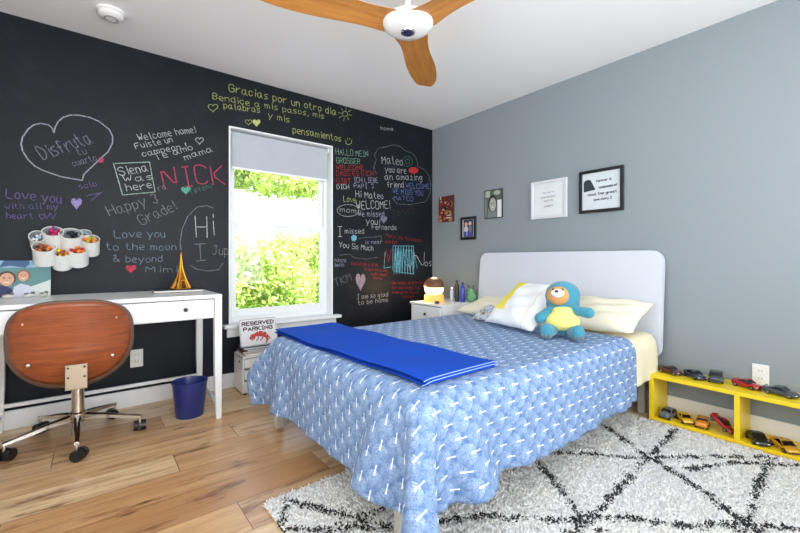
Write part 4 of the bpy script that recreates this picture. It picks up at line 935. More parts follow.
# ---- cloth that is laid over the mattress: particles and springs settle under gravity
def drape(x0, x1, y0, y1, step, off, steps=260, ytop=None, fold=None, floor_z=.03, seed=1):
    nx = int(round((x1 - x0) / step)); ny = int(round((y1 - y0) / step))
    X, Y = np.meshgrid(np.linspace(x0, x1, nx + 1), np.linspace(y0, y1, ny + 1), indexing='ij')
    rg = np.random.RandomState(seed); sxp = (x1 - x0) / nx; syp = (y1 - y0) / ny
    p = np.stack([X, Y, np.full_like(X, BT + off + .02) + rg.normal(0, .001, X.shape)], -1); rest = p.copy()
    ax = np.maximum(0, BX0 - X); ay = np.maximum(0, np.maximum(BY0 - Y, Y - BY1)); r_ = np.hypot(ax, ay); sg_ = np.where(Y < -1.5, -1, 1)
    ph = np.arctan2(ay, ax); cor = (ax > 0) & (ay > 0); out_ = np.where(cor, .018 + r_ * (.13 + .07 * np.cos(8 * ph)), .015)
    hang = r_ > 0
    p[..., 2] = np.where(hang, BT + off + .01 - r_ * np.where(cor, .93, .98), p[..., 2])
    p[..., 0] = np.where(hang & (ax > 0), BX0 - out_ * np.cos(ph) - off, X); p[..., 1] = np.where(hang & (ay > 0), np.where(sg_ < 0, BY0, BY1) + sg_ * (out_ * np.sin(ph) + off + .004 * np.sin(X * 23)), Y)
    p[..., 2] = np.maximum(p[..., 2], floor_z)
    old = p.copy()
    lo = np.array([BX0, BY0, -.6]); hi = np.array([BX1 + .3, BY1, BT]); rad = .045
    pin = (X > BX0 + .06) & (Y > BY0 + .06) & (Y < BY1 - .06)
    def collide(q):
        q[pin, 0] = rest[pin, 0]; q[pin, 1] = rest[pin, 1]
        c_ = np.clip(q, lo + rad, hi - rad); d = q - c_; L_ = np.linalg.norm(d, axis=-1); lim = rad + off
        m = (L_ < lim)
        f = np.where(m, lim / np.maximum(L_, 1e-6), 1.0)
        out = c_ + d * f[..., None]
        deep = m & (L_ < 1e-5); out[deep, 2] = BT + off
        out[..., 2] = np.maximum(out[..., 2], floor_z)
        return out, m
    def con(q, a, bq, L_, k):
        d = q[bq] - q[a]; l = np.linalg.norm(d, axis=-1, keepdims=True); c_ = d * (k * .5 * (l - L_) / np.maximum(l, 1e-6)); q[a] += c_; q[bq] -= c_
    s_ = slice
    for it in range(steps):
        v = (p - old) * .965; old = p.copy(); p = p + v; p[..., 2] -= .00042
        for _ in range(14):
            for par in (0, 1):
                n_ = (nx + 1 - par) // 2 * 2 + par
                con(p, (s_(par, n_, 2),), (s_(par + 1, n_ + 0, 2),), sxp, .95) if n_ - par >= 2 else None
                m_ = (ny + 1 - par) // 2 * 2 + par
                con(p, (s_(None), s_(par, m_, 2)), (s_(None), s_(par + 1, m_, 2)), syp, .95)
            dg = math.hypot(sxp, syp)
            a = p[1:, 1:] - p[:-1, :-1]; l = np.linalg.norm(a, axis=-1, keepdims=True); c_ = a * (.12 * (l - dg) / l); p[:-1, :-1] += c_; p[1:, 1:] -= c_
            a = p[1:, :-1] - p[:-1, 1:]; l = np.linalg.norm(a, axis=-1, keepdims=True); c_ = a * (.12 * (l - dg) / l); p[:-1, 1:] += c_; p[1:, :-1] -= c_
            for ax in (0, 1):   # bending
                for kk in (2, 4):
                    A = (s_(None, -kk),) if ax == 0 else (s_(None), s_(None, -kk)); B = (s_(kk, None),) if ax == 0 else (s_(None), s_(kk, None))
                    L_ = kk * (sxp if ax == 0 else syp); d = p[B] - p[A]; l = np.linalg.norm(d, axis=-1, keepdims=True); c_ = d * (.05 * np.minimum(l - L_, 0) / np.maximum(l, 1e-6)); p[A] += c_; p[B] -= c_
            p, m = collide(p)
        fr = np.where((p[..., 2] > BT - .01), .97, .25) * m; old += (p - old) * fr[..., None]
    # soft vertical folds that deepen towards the hem
    dpt = np.clip((BT - .06 - p[..., 2]) / .30, 0, 1) ** 1.3
    wy = np.sin(X * 13 + 3.2 * np.sin(X * 4 + 2)) + .5 * np.sin(X * 41 + 1.5 * np.sin(X * 9)); wx = np.sin(Y * 15 + 2 * np.sin(Y * 6 + 2)) + .5 * np.sin(Y * 37)
    side = (Y < BY0) & ~((X < BX0)); foot = (X < BX0) & (Y > BY0) & (Y < BY1)
    p[..., 1] -= np.where(side, (.010 + .012 * wy) * dpt * (.8 if off < .01 else 1.25) + (0 if off < .01 else .004), 0); p[..., 0] -= np.where(foot, (.008 + .008 * wx) * dpt, 0)
    p[..., 2] += np.where(side, .006 * np.sin(X * 7 + 1.5 * np.sin(X * 3)) * dpt, 0) + np.where(foot, .008 * np.sin(Y * 9 + 1) * dpt, 0)
    return p, rest, nx, ny
def cloth(name, label, cat, mat, th, **kw):
    p, rest, nx, ny = drape(**kw)
    uv = rest[..., :2].reshape(-1, 2); ii, jj = np.meshgrid(np.arange(nx), np.arange(ny), indexing='ij'); w = ny + 1
    F = np.stack([ii * w + jj, (ii + 1) * w + jj, (ii + 1) * w + jj + 1, ii * w + jj + 1], -1).reshape(-1, 4)
    o = mesh_np(name, p.reshape(-1, 3), F, mat, None, True, uv=uv); tag(o, label, cat)
    subsurf(o, 1); solidify(o, th, 1); return o
cloth('bed_sheet', 'cream cotton sheet hanging down the side near the headboard', 'sheet', M['sheet'], .003,
      x0=-.92, x1=-.14, y0=BY0 - .25, y1=BY1 + .16, step=.022, off=.004, steps=120, seed=4)
cloth('duvet', 'blue duvet printed with small white stemmed trees covering the bed', 'duvet', M['duvet'], .010,
      x0=BX0 - .36, x1=-.50, y0=BY0 - .335, y1=BY1 + .15, step=.0225, off=.011, steps=170, seed=2)

# ---- folded blue blanket across the foot
tw_ = root('blanket', 'royal blue fleece blanket folded across the foot of the bed', 'blanket', (-1.86, -1.485, BT + .024), R(1.5))
def tfold(z0, th, ex, ey, seed):
    t = NB(); nx, ny = 14, 46; rg = random.Random(seed); ph = rg.uniform(0, 6)
    def top(s, u):
        x = (s - .5) * (.42 + ex); y = (u - .5) * 1.36 + ey
        e = min(s, 1 - s) * (.42); r = min(1, e / .022); rd = math.sqrt(max(0, 1 - (1 - r) ** 2))
        wv = .004 * math.sin(y * 5 + ph) * math.sin(x * 9 + ph) + .003 * math.sin(y * 13 + x * 7 + ph)
        x += .010 * math.sin(y * 4 + ph) * (1 if s > .5 else .4)
        return x, y, wv, rd
    def up(s, u):
        x, y, wv, rd = top(s, u); return (x, y, z0 + th / 2 + th / 2 * rd + wv)
    def dn(s, u):
        x, y, wv, rd = top(s, u); return (x, y, z0 + th / 2 - th / 2 * rd + wv)
    grid(t, up, nx, ny); grid(t, dn, nx, ny); bmesh.ops.remove_doubles(t, verts=t.verts, dist=1e-5)
    bmesh.ops.holes_fill(t, edges=[e for e in t.edges if e.is_boundary])
    return t, up
for i, (z0, th, ex, ey) in enumerate(((.0, .009, .02, .006), (.0085, .009, -.005, -.004), (.017, .009, .012, .002))):
    t, up = tfold(z0, th, ex, ey, 5); o = link('fold', t, M['towel'], tw_, smooth=True)
    
    for e_ in (0, 1):
        t = NB(); tube(t, [Vector(up(s / 14, e_)) + Vector((0, .001 * (2 * e_ - 1), -th / 2 + .003)) for s in range(15)], .0018, 6); link('stitched_edge', t, M['towel_edge'], o, smooth=True)

# ---- pillows
def pillow(name, label, w, h, th, mat, loc, rot, seed=1, group=None, sag=0.0):
    rg = random.Random(seed); t = NB(); n = 26; ph = [rg.uniform(0, 6) for _ in range(4)]
    def f(sg_):
        def g(s, u):
            a, c_ = 2 * s - 1, 2 * u - 1
            pin = 1 - .07 * (1 - abs(c_) ** 2) * abs(a) ** 3; pin2 = 1 - .07 * (1 - abs(a) ** 2) * abs(c_) ** 3
            q = max(0, (1 - abs(a) ** 2.6)) ** .55 * max(0, (1 - abs(c_) ** 2.6)) ** .55
            wr = .006 * math.sin(7 * a + 4 * c_ + ph[0]) + .005 * math.sin(11 * c_ - 5 * a + ph[1])
            return (a * w / 2 * pin, c_ * h / 2 * pin2, sg_ * (th / 2 * q) + wr * q ** .5 * (1 if sg_ > 0 else .4) - sag * a * a * .5)
        return g
    grid(t, f(1), n, n); grid(t, f(-1), n, n); bmesh.ops.remove_doubles(t, verts=t.verts, dist=2e-5)
    o = link(name, t, mat, smooth='full'); o.location = loc; o.rotation_euler = rot; tag(o, label, 'pillow', group)
    return o
M['sheet2'] = simple('cream_pillowcase', (238, 232, 208), .9, var=.02, bump=.15, bscale=30)
# local x = pillow width; a pillow leaning on the headboard faces -X world
def lean_rot(tilt, yaw): # tilt from horizontal
    m = Matrix.Rotation(R(yaw), 3, 'Z') @ Matrix.Rotation(R(-90), 3, 'Z') @ Matrix.Rotation(R(tilt), 3, 'X')
    return m.to_euler()
pillow('pillow', 'cream pillow at the right end of the bed, partly behind the teal bear', .58, .38, .13, M['sheet2'], (-.31, -1.965, .634), lean_rot(24, 0), 3)
pillow('pillow', 'cream pillow lying flat at the left end of the bed by the night table', .52, .40, .12, M['sheet2'], (-.35, -1.15, .604), lean_rot(12, 2), 6)
pillow('pillow', 'white square pillow with a broad yellow band leaning in the middle', .46, .42, .13, M['pillow_white'], (-.70, -1.665, .692), lean_rot(40, -12), 9)
cl = NT('patterned_scarf_cotton'); v_ = cl.coord(); sc_ = cl.ramp(cl.noise(v_, 26, 2, .5), [(.44, lin((206, 212, 220))), (.5, lin((110, 132, 166))), (.56, lin((216, 210, 196))), (.66, lin((120, 96, 70)))])
cl.done(sc_, .9)
pillow('scarf_cushion', 'small crumpled blue and grey patterned cushion behind the white pillow', .26, .22, .07, cl.m, (-.62, -1.345, .590), lean_rot(20, 10), 12)

# ---- plush bear
br = root('plush_bear', 'teal hooded plush bear with yellow belly sitting on the bed', 'plush toy', (-.785, -1.985, BT + .026), R(-62))
def blob(parts, vox=.006):
    """fuse overlapping ellipsoids into one soft skin"""
    t = NB()
    for c_, r_, rot in parts: ball(t, c_, r_, 22, 14, rot)
    return t
def fuse(o, vox=.007, sm=6):
    m = o.modifiers.new('skin', 'REMESH'); m.mode = 'VOXEL'; m.voxel_size = vox; m.use_smooth_shade = True
    s = o.modifiers.new('soften', 'SMOOTH'); s.iterations = sm; s.factor = .6; return o
bodyp = [((0, .01, .085), (.094, .068, .085), None), ((0, .02, .145), (.058, .05, .06), None)]
fuse(link('body', blob(bodyp), M['plush'], br, smooth='full'))
hoodp = [((0, .012, .243), (.100, .074, .088), None), ((0, .030, .19), (.098, .050, .070), None)]
hood = fuse(link('hood', blob(hoodp), M['plush'], br, smooth='full'))
fuse(link('face', blob([((-.022, -.040, .246), (.066, .036, .056), None)]), M['plush_face'], hood, smooth='full'), .006, 3)
fuse(link('muzzle', blob([((-.026, -.068, .262), (.038, .026, .026), None), ((-.026, -.056, .250), (.030, .02, .022), None)]), M['plush_white'], hood, smooth='full'), .005, 3)
b = NB(); ball(b, (-.030, -.092, .275), (.011, .007, .008), 14, 8); link('nose', b, M['slot'], hood, smooth='full')
for s in (-1, 1):
    b = NB(); ball(b, (-.024 + s * .026, -.073, .286), (.0055, .004, .0065), 12, 8); link('eye', b, M['slot'], hood, smooth='full')
fuse(link('belly_patch', blob([((0, -.022, .095), (.096, .060, .060), None), ((0, -.012, .145), (.060, .048, .045), None)]), M['plush_yellow'], br, smooth='full'), .006, 4)
for s, e in ((-1, (-.125, -.03, .105)), (1, (.140, -.02, .150))):
    sh = Vector((s * .055, .005, .160)); e = Vector(e); b = NB()
    for k in range(7): ball(b, sh.lerp(e, k / 6), .027 + .006 * k / 6, 14, 10)
    fuse(link('arm', b, M['plush'], br, smooth='full'), .006, 4)
for s in (-1, 1):
    b = NB(); h0 = Vector((s * .05, -.02, .044)); k0 = Vector((s * .080, -.115, .036))
    for k in range(7): ball(b, h0.lerp(k0, k / 6), .036, 14, 10)
    ball(b, k0 + Vector((s * .004, -.018, .012)), (.036, .024, .046)); lg = fuse(link('leg', b, M['plush'], br, smooth='full'), .006, 4)
    for q in (-1, 0, 1):
        b = NB(); ball(b, k0 + Vector((s * .004 + q * .018, -.036, -.012)), (.007, .006, .012), 10, 8); link('claw', b, col('claw_grey', (120, 112, 104)), lg, smooth='full')

# ================================================================== NIGHT TABLE AND WHAT STANDS ON IT
ns = root('nightstand', 'white night table with one drawer in the corner beside the bed', 'nightstand', (-.295, -.505, 0))
b = NB()
box(b, (-.265, -.225, .570), (.265, .225, .59), .004, 2); box(b, (-.25, -.215, .20), (-.0, -.197, .57)); box(b, (-.0, -.215, .20), (.25, -.197, .57)); box(b, (-.25, .197, .20), (.25, .215, .57)); box(b, (.235, -.197, .20), (.25, .197, .57)); box(b, (-.25, -.197, .20), (.235, .197, .218)); box(b, (-.25, -.197, .40), (.235, .197, .412))
link('body', b, M['desk'], ns)
b = NB(); box(b, (-.262, -.193, .418), (-.24, .193, .563), .003, 1); d_ = link('drawer', b, M['desk'], ns)
b = NB(); ball(b, (-.272, .0, .49), (.011, .012, .012), 14, 10); link('knob', b, M['blackplastic'], d_, smooth='full')
for sx_ in (-1, 1):
    for sy_ in (-1, 1):
        b = NB(); cyl(b, (sx_ * .225, sy_ * .19, 0), (sx_ * .225, sy_ * .19, .20), .012, .02, 14); link('leg', b, M['desk'], ns, smooth=True)
lm = root('table_lamp', 'small lit amber lamp with brown dome on the night table', 'lamp', (-.40, -.455, .59))
b = NB(); lathe(b, [(0, 0), (.092, 0), (.096, .012), (.094, .055), (.086, .072), (0, .072)], 36); link('base', b, M['lampbase'], lm, smooth=True)
b = NB(); lathe(b, [(.05, .072), (.082, .088), (.092, .120), (.086, .150), (.05, .162)], 36); link('glass_shade', b, M['amberglass'], lm, smooth=True)
b = NB(); lathe(b, [(.100, .140), (.102, .146), (.094, .185), (.068, .215), (.03, .232), (0, .236)], 36); lathe(b, [(.100, .140), (.090, .160), (.06, .20), (0, .215)], 36); link('dome_cap', b, M['lampcap'], lm, smooth=True)
lb_ = lamp('lamp_glow', 'POINT', (-.40, -.60, .75), (0, 0, 0), 1.6, (1, .72, .42), .04); lb_.parent = lm; lb_.location = (0, 0, .255)
lb2 = lamp('lamp_glow', 'POINT', (0, 0, 0), (0, 0, 0), 2.2, (1, .75, .45), .03); lb2.parent = lm; lb2.location = (-.125, .06, .11)
def bottle(label, loc, prof, mat, capmat, caph, name='bottle', cat='bottle'):
    r = root(name, label, cat, loc, group='bottles on the night table')
    b = NB(); lathe(b, prof, 24); link('bottle_body', b, mat, r, smooth=True)
    z = prof[-1][1]; b = NB(); lathe(b, [(0, z), (.012, z), (.012, z + caph), (0, z + caph)], 18); link('cap', b, capmat, r, smooth=True)
def bp(r, h): return [(0, 0), (r, .0), (r, h * .78), (r * .9, h * .86), (r * .45, h * .93), (r * .45, h), (0, h)]
bottle('tall black bottle standing between the lamp and the blue bottle', (-.22, -.585, .59), bp(.022, .185), M['blackplastic'], M['slot'], .02)
bottle('deep blue bottle right beside the tall black bottle', (-.20, -.640, .59), bp(.022, .165), col('bottle_blue', (40, 66, 170), .2), col('bottle_blue_cap', (30, 40, 110)), .02)
bottle('pale grey slim bottle just right of the lamp', (-.25, -.545, .59), bp(.017, .12), col('bottle_pale', (168, 186, 206), .3), M['desk'], .018)
tp = root('green_toy', 'round green toy with little antennae on the night table', 'toy', (-.13, -.690, .59))
b = NB(); ball(b, (0, 0, .045), (.045, .045, .045)); ball(b, (-.01, .01, .10), (.036, .034, .030)); fuse(link('toy_body', b, col('toy_green', (112, 176, 128)), tp, smooth='full'), .006, 3)
for s in (-1, 1):
    b = NB(); tube(b, [(0, s * .012, .12), (-.004, s * .024, .14), (-.01, s * .034, .155)], .003, 6); ball(b, (-.01, s * .034, .157), .006, 10, 8); link('antenna', b, col('toy_dark', (50, 80, 70)), tp, smooth=True)
    b = NB(); ball(b, (-.042, .006 + s * .014, .108), .006, 10, 8); link('eye', b, M['slot'], tp, smooth='full')
ms = root('small_case', 'small black pebble shaped case on the front edge of the night table', 'case', (-.50, -.60, .59), R(20))
b = NB(); ball(b, (0, 0, .013), (.034, .022, .013)); link('case_body', b, M['blackplastic'], ms, smooth='full'); b = NB(); tube(b, [(.035 * math.cos(a * .5236), .0228 * math.sin(a * .5236), .013) for a in range(12)], .0012, 6, True); link('seam', b, M['inkgrey'], ms, smooth=True)

# ================================================================== YELLOW SHELF AND TOY CARS
sh_ = root('low_shelf', 'low bright yellow two-level shelf along the grey wall', 'shelf', (0, 0, 0))
SX0, SX1 = -.262, -.022
b = NB(); box(b, (SX0, -3.62, .262), (SX1, -2.262, .284), .002, 1); link('top_board', b, M['yellow'], sh_)
b = NB(); box(b, (SX0, -3.62, .002), (SX1, -2.262, .022), .002, 1); link('bottom_board', b, M['yellow'], sh_)
for y in (-2.262, -2.675, -3.15, -3.596):
    b = NB(); box(b, (SX0, y - .024, .022), (SX1, y, .262), .0015, 1); link('divider', b, M['yellow'], sh_)

def toy_car(label, paint, loc, yaw, L_=.118, W_=.052, hgt=.036, style='sport', rot=None):
    W_ *= 1.12; hgt *= 1.16; zk = 1.18
    r = root('toy_car', label, 'toy car', loc, group='toy cars on the yellow shelf')
    r.rotation_euler = rot if rot else (0, 0, yaw); r.scale = (1.08, 1.08, 1.08)
    # lengthwise profile: x (0 nose..1 tail), half width, sill z, deck z
    hl_ = L_ / 2
    K = {'sport': [(-1, .70, .010, .014), (-.95, .86, .006, .018), (-.75, .98, .005, .022), (-.35, .96, .005, .024), (.0, .93, .005, .025), (.35, .98, .005, .027), (.75, 1.0, .005, .028), (.94, .92, .007, .027), (1, .82, .011, .024)],
         'suv': [(-1, .86, .010, .022), (-.95, .94, .007, .028), (-.6, .98, .006, .031), (-.2, .97, .006, .032), (.3, .97, .006, .032), (.7, .98, .006, .032), (.95, .94, .008, .031), (1, .88, .011, .029)]}[style]
    t = bmesh.new(); rings = []
    for x, w, z0, z1 in K:
        hw = w * W_ / 2
        rings.append([t.verts.new((x * hl_, y, z * zk)) for y, z in ((-hw * .9, z0), (-hw, z0 + .005), (-hw, z1 - .007), (-hw * .86, z1), (0, z1 + .0015), (hw * .86, z1), (hw, z1 - .007), (hw, z0 + .005), (hw * .9, z0))])
    for A, B in zip(rings, rings[1:]):
        for j in range(9): t.faces.new((A[j], A[(j + 1) % 9], B[(j + 1) % 9], B[j]))
    t.faces.new(rings[0]); t.faces.new(rings[-1])
    body = link('car_body', t, paint, r, smooth='full'); subsurf(body, 1)
    if style == 'open':
        pass
    cab = {'sport': [(-.42, .80, .0, .0), (-.10, .70, 1, .0), (.22, .68, 1, 0), (.78, .72, .0, 0)], 'suv': [(-.35, .88, 0, 0), (-.12, .80, 1, 0), (.72, .80, 1, 0), (.92, .86, 0, 0)]}[style]
    base_z = (.024 if style == 'sport' else .030) * zk
    def cabin(bm, s, zt, xs=1.0, zb=base_z):
        rr = []
        for x, w, up, _ in cab:
            hw = w * W_ / 2 * s; z = zb + (zt - zb) * up
            rr.append([bm.verts.new((x * hl_ * xs + .0, y, z_)) for y, z_ in ((-hw - .002 * (1 - up), z), (hw + .002 * (1 - up), z))])
        bb = [(x * hl_ * xs, w * W_ / 2 * s * 1.12) for x, w, _, _ in cab]
        base = [[bm.verts.new((x, -h_, zb - .003)), bm.verts.new((x, h_, zb - .003))] for x, h_ in bb]
        for i in range(3):
            bm.faces.new((rr[i][0], rr[i][1], rr[i + 1][1], rr[i + 1][0])); bm.faces.new((rr[i][0], rr[i + 1][0], base[i + 1][0], base[i][0])); bm.faces.new((rr[i][1], base[i][1], base[i + 1][1], rr[i + 1][1]))
        bm.faces.new((rr[0][0], base[0][0], base[0][1], rr[0][1])); bm.faces.new((rr[3][0], rr[3][1], base[3][1], base[3][0]))
    t = NB(); cabin(t, 1.0, hgt); bmesh.ops.remove_doubles(t, verts=t.verts, dist=1e-5); link('windows', t, M['carglass'], r)
    t = NB(); x0, x1 = cab[1][0] * hl_, cab[2][0] * hl_; w = cab[1][1] * W_ / 2
    box(t, (x0 - .001, -w * .98, hgt - .0008), (x1 + .001, w * .98, hgt + .0016), .0012, 1)
    for xa, xb in ((cab[0][0] * hl_, x0), (cab[3][0] * hl_, x1)):
        for s in (-1, 1): cyl(t, (xa, s * w * 1.16, base_z - .001), (xb, s * w * 1.0, hgt), .0012, n=6)
    link('roof', t, paint, r, smooth=True)
    for x in (-.62, .62):
        for s in (-1, 1):
            t = NB(); cyl(t, (x * hl_, s * (W_ / 2 - .009), .0105), (x * hl_, s * (W_ / 2 + .0005), .0105), .0105, n=20); wh = link('wheel', t, M['tyre'], r, smooth=True)
            t = NB(); cyl(t, (x * hl_, s * (W_ / 2), .0105), (x * hl_, s * (W_ / 2 + .0012), .0105), .0062, n=14); link('rim', t, M['rim'], wh)
    for s in (-1, 1):
        t = NB(); box(t, (-hl_ * .985, s * W_ * .30 - .005, .0135), (-hl_ * .90, s * W_ * .30 + .005, .0185), .0015, 1); link('headlight', t, M['headlight'], r)
        t = NB(); box(t, (hl_ * .93, s * W_ * .29 - .006, .0185), (hl_ * 1.002, s * W_ * .29 + .006, .0225), .001, 1); link('taillight', t, M['taillight'], r)
    t = NB(); box(t, (-hl_ * 1.01, -W_ * .22, .006), (-hl_ * .95, W_ * .22, .012), .001, 1); link('grille', t, M['slot'], r)
    if style == 'sport':
        t = NB(); box(t, (hl_ * .86, -W_ * .42, .0325), (hl_ * .99, W_ * .42, .034), .0006, 1); box(t, (hl_ * .90, -W_ * .3, .026), (hl_ * .93, -W_ * .27, .033)); box(t, (hl_ * .90, W_ * .27, .026), (hl_ * .93, W_ * .3, .033)); link('spoiler', t, paint, r)
    t = NB()
    for s in (-1, 1): box(t, (-.26 * hl_, s * W_ * .5 - .003, .0245), (-.20 * hl_, s * W_ * .5 + .003, .028), .001, 1)
    link('mirrors', t, paint, r)
    return r
zt, zb = .2845, .0225
toy_car('maroon toy car on top of the shelf, nearest to the bed', M['car_maroon'], (-.150, -2.345, zt), R(75), .115, .056)
toy_car('navy blue toy car on top of the shelf, second from the bed', M['car_navy'], (-.145, -2.468, zt), R(50), .120, .056)
toy_car('dark grey toy car on top of the shelf, third from the bed', M['car_dgrey'], (-.125, -2.565, zt), R(12), .115, .056, .044, 'suv')
toy_car('red toy car with black roof on top of the shelf by the outlet', M['car_red'], (-.125, -2.705, zt), R(70), .118, .058)
toy_car('charcoal toy car on top of the shelf, farthest from the bed', M['car_charcoal'], (-.150, -2.845, zt), R(80), .130, .060)
toy_car('silver grey boxy toy car on the lower board, nearest to the bed', M['car_silver'], (-.205, -2.345, zb), R(-10), .100, .052, .044, 'suv')
toy_car('plain yellow toy car on the lower board beside the grey one', M['car_yel'], (-.190, -2.432, zb), R(35), .110, .052)
toy_car('orange toy car on the lower board next to the tilted red one', M['car_orange'], (-.195, -2.518, zb), R(8), .100, .050, .040, 'suv')
toy_car('bright red toy car resting at a tilt beside the yellow divider', M['car_red'], (-.185, -2.600, .052), 0, .115, .052, rot=(R(12), R(-27), R(68)))
toy_car('blackish green toy car on the lower board just past the divider', M['car_blackg'], (-.200, -2.762, zb), R(28), .128, .060, .040)
toy_car('amber yellow toy car with dark windows, lower board near the photo edge', M['car_amber'], (-.195, -2.868, zb), R(40), .130, .060, .038)

# ================================================================== PICTURES ON THE GREY WALL
def wall_frame(y0, y1, z0, z1):  # root whose local x runs along -Y world, z up, facing -X
    return (-.0005, y0, z0), R(-90), y0 - y1, z1 - z0
def framed(label, y0, y1, z0, z1, fmat, fw_, depth, items, name='picture_frame', cat='picture', mat_in=None, mw=0):
    loc, rz, w, h = wall_frame(y0, y1, z0, z1); r = root(name, label, cat, loc, rz)
    if fw_:
        b = NB(); t_ = depth
        for lo, hi in (((0, -t_, 0), (fw_, 0, h)), ((w - fw_, -t_, 0), (w, 0, h)), ((fw_, -t_, 0), (w - fw_, 0, fw_)), ((fw_, -t_, h - fw_), (w - fw_, 0, h))): box(b, lo, hi, .0015, 1)
        link('frame', b, fmat, r)
        b = NB(); box(b, (fw_, -depth * .5, fw_), (w - fw_, -.001, h - fw_)); link('backing', b, mat_in or M['mat'], r)
    else:
        b = NB(); box(b, (0, -depth, 0), (w, 0, h), .001, 1); link('canvas', b, fmat, r)
    g = root('g', None, None) if False else None
    o = art('printed_image', r, w, h, items, y=-(depth * .5 if fw_ else depth) - .0002)
    return r, o, w, h
def C_(n, *rgb): return col('pic_' + n, rgb)
rr = random.Random(5); items = [(rc(0, 0, 1, 1), C_('brown', 92, 44, 38))]
for k in range(46):
    x, z_ = rr.uniform(.04, .96), rr.uniform(.04, .96); items.append((el(x, z_, rr.uniform(.04, .12), rr.uniform(.03, .09), 7, rr.uniform(0, 90), rr.uniform(0, 90) * 0 + 360), rr.choice([C_('red', 150, 46, 44), C_('tan', 176, 136, 104), C_('dark', 46, 32, 34), C_('rose', 190, 110, 90), C_('wine', 110, 30, 36), C_('pale', 204, 188, 170)])))
items = [(p if len(p) >= 3 else rc(0, 0, .1, .1), m) for p, m in items]
items = [([(min(1, max(0, a)), min(1, max(0, c_))) for a, c_ in p], m) for p, m in items] + [(rc(.55, .12, .92, .17), C_('pale', 204, 188, 170)), (rc(.6, .22, .9, .26), C_('pale', 204, 188, 170))]
framed('small frameless red and brown photo collage nearest the corner', -.117, -.340, 1.395, 1.672, C_('edge', 60, 40, 40), 0, .012, items, 'photo_canvas', 'picture')
items = [(rc(.18, .12, .82, .88), C_('night', 52, 56, 84)), (el(.36, .68, .10, .09), sk), (el(.62, .70, .10, .09), C_('facepale', 206, 190, 190)), (el(.36, .45, .13, .16), C_('shirtw', 190, 192, 206)), (el(.63, .46, .12, .17), C_('greyshirt', 120, 116, 130)), ([(.24, .14), (.26, .36), (.48, .36), (.5, .14)], C_('blueviolet', 76, 78, 170)), ([(.52, .14), (.54, .34), (.76, .34), (.78, .14)], C_('blueviolet', 76, 78, 170)), (rc(.40, .16, .44, .40), C_('shirtw', 190, 192, 206))]
framed('small black framed photo of two people, lowest on the grey wall', -.437, -.640, 1.195, 1.425, M['frameblack'], .026, .016, items)
items = [(rc(0, 0, 1, 1), C_('greendark', 84, 98, 88)), (rc(0, .75, .3, 1), C_('leaflight', 170, 178, 166)), (el(.7, .88, .18, .08), C_('leaflight', 170, 178, 166)), ([(.15, 0), (.2, .35), (.45, .6), (.6, .4), (.7, 0)], C_('grey', 120, 128, 132)), (el(.45, .52, .25, .30), C_('hairblack', 34, 36, 36)), (el(.46, .48, .19, .24), C_('greyface', 176, 176, 170)), (el(.39, .52, .035, .018, 8), C_('hairblack', 34, 36, 36)), (el(.53, .52, .035, .018, 8), C_('hairblack', 34, 36, 36)), (el(.46, .39, .07, .03, 10, 180, 360), C_('white', 232, 232, 232)), (rc(.72, .02, .96, .62), C_('white', 232, 232, 232)), (rc(.05, .05, .09, .7), C_('leaflight', 170, 178, 166))]
framed('thin edged grey photo of a smiling face third from the corner', -.752, -.958, 1.385, 1.655, C_('edge2', 50, 54, 54), .006, .016, items)
def script_lines(r, name, lines, w, h, dep_, mat, tw2):
    for text, x, z_, x2, cap in lines:
        b = NB(); write(b, text, (x * w, z_ * h), (x2 * w, z_ * h + .004), cap, tw2, lambda a, c_: (a, -dep_, c_)); link(name, b, mat, r)
r_, o_, w_, h_2 = framed('white framed sheet with faint small grey writing', -1.262, -1.585, 1.338, 1.655, M['framewhite'], .020, .020, [(rc(.10, .10, .90, .90), C_('paperpale', 222, 226, 230))])
script_lines(r_, 'printed_words', (('hoy es un', .34, .66, .66, .012), ('gran dia para', .30, .54, .70, .012), ('sonrie', .38, .44, .62, .016), ('siempre', .38, .30, .62, .014)), w_, h_2, .0122, M['inkgrey'], .0022)
r_, o_, w_, h_2 = framed('black framed sheet with a dark rounded shape and handwritten lines', -1.690, -2.012, 1.350, 1.672, M['frameblack'], .022, .024, [
    (rc(.07, .07, .93, .93), C_('paperpale2', 206, 214, 220)), ([(.10, .50), (.10, .72), (.13, .77), (.19, .79), (.26, .775), (.32, .66), (.38, .53), (.30, .525)], C_('inkblue', 38, 50, 60))])
script_lines(r_, 'handwriting', (('forever is', .40, .70, .74, .018), ('composed of', .46, .55, .86, .016), ('nows the great', .20, .40, .86, .018), ('love story 3', .34, .27, .74, .017)), w_, h_2, .0142, M['ink'], .0034)

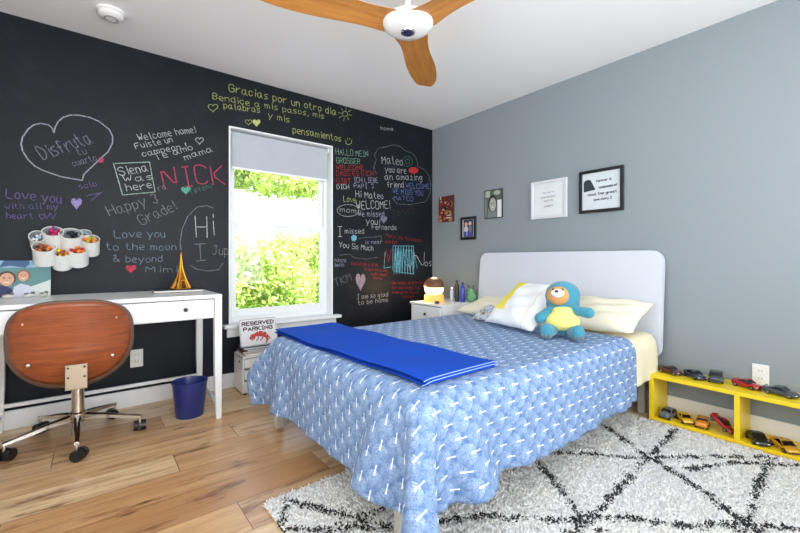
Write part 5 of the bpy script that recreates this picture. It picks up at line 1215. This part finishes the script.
# ================================================================== OUTSIDE THE WINDOW
b = NB(); box(b, (-14, .4, -.6), (16, 26, -.35)); struct('ground', b, M['lawn'])
def leaves(n, blobs, size, rg):
    c_ = np.zeros((n, 3)); idx = rg.randint(0, len(blobs), n)
    for k in range(n):
        (cx, cy, cz), (rx, ry, rz_) = blobs[idx[k]]; d = rg.normal(size=3); d /= np.linalg.norm(d); q = rg.uniform(.25, 1) ** .5; c_[k] = (cx + d[0] * rx * q, cy + d[1] * ry * q, cz + d[2] * rz_ * q)
    a = rg.normal(size=(n, 3)); a /= np.linalg.norm(a, axis=1)[:, None]; t_ = rg.normal(size=(n, 3)); bq = np.cross(a, t_); bq /= np.linalg.norm(bq, axis=1)[:, None]; s = rg.uniform(.6, 1.3, (n, 1)) * size
    V = np.stack([c_ - a * s, c_ + bq * s * .42, c_ + a * s, c_ - bq * s * .42], 1).reshape(-1, 3); F = np.arange(n * 4).reshape(n, 4); return V, F
def plant(name, label, cat, loc, blobs, n, size, mat, trunk, seed):
    r = root(name, label, cat, loc); rg = np.random.RandomState(seed); V, F = leaves(n, blobs, size, rg); mesh_np('foliage', V, F, mat, r)
    t = NB()
    for pts, rad in trunk: tube(t, pts, rad, 8)
    link('trunk', t, M['bark'], r, smooth=True); return r
plant('garden_shrub', 'bright yellow-green shrub outside filling the lower left of the window', 'shrub', (-.9, 3.4, -.35), [((0, 0, 1.1), (.8, .6, .7)), ((.5, .2, .8), (.7, .6, .7)), ((-.5, .1, 1.35), (.5, .5, .40))], 8000, .058, M['leaf_a'], [([(0, 0, 0), (.05, 0, .6), (-.1, .1, 1.2)], [.05, .035, .015])], 1)
plant('garden_shrub', 'green shrub outside behind the lower right of the window', 'shrub', (1.05, 5.0, -.35), [((0, 0, 1.0), (.9, .7, .9)), ((.3, 0, 1.55), (.6, .5, .45)), ((-.6, 0, 1.2), (.6, .6, .8))], 8500, .062, M['leaf_a'], [([(0, 0, 0), (.05, 0, .7), (.1, .1, 1.4)], [.05, .035, .015])], 2)
plant('garden_tree', 'leafy tree outside whose branches fill the upper window sash', 'tree', (3.4, 6.6, -.35), [((-2.6, 0, 3.35), (1.1, .8, .45)), ((-1.5, .3, 3.6), (1.0, .8, .6)), ((-3.7, .2, 3.5), (.7, .6, .42)), ((0, .2, 4.1), (1.4, 1.0, .9))], 8000, .085, M['leaf_a'], [([(0, 0, 0), (.1, 0, 1.5), (0, .1, 2.6), (.2, .1, 4.1)], [.16, .13, .10, .05]), ([(0, .1, 2.4), (-1.2, .1, 3.3), (-2.4, .2, 3.6), (-3.7, .2, 3.7)], [.07, .05, .03, .012])], 3)
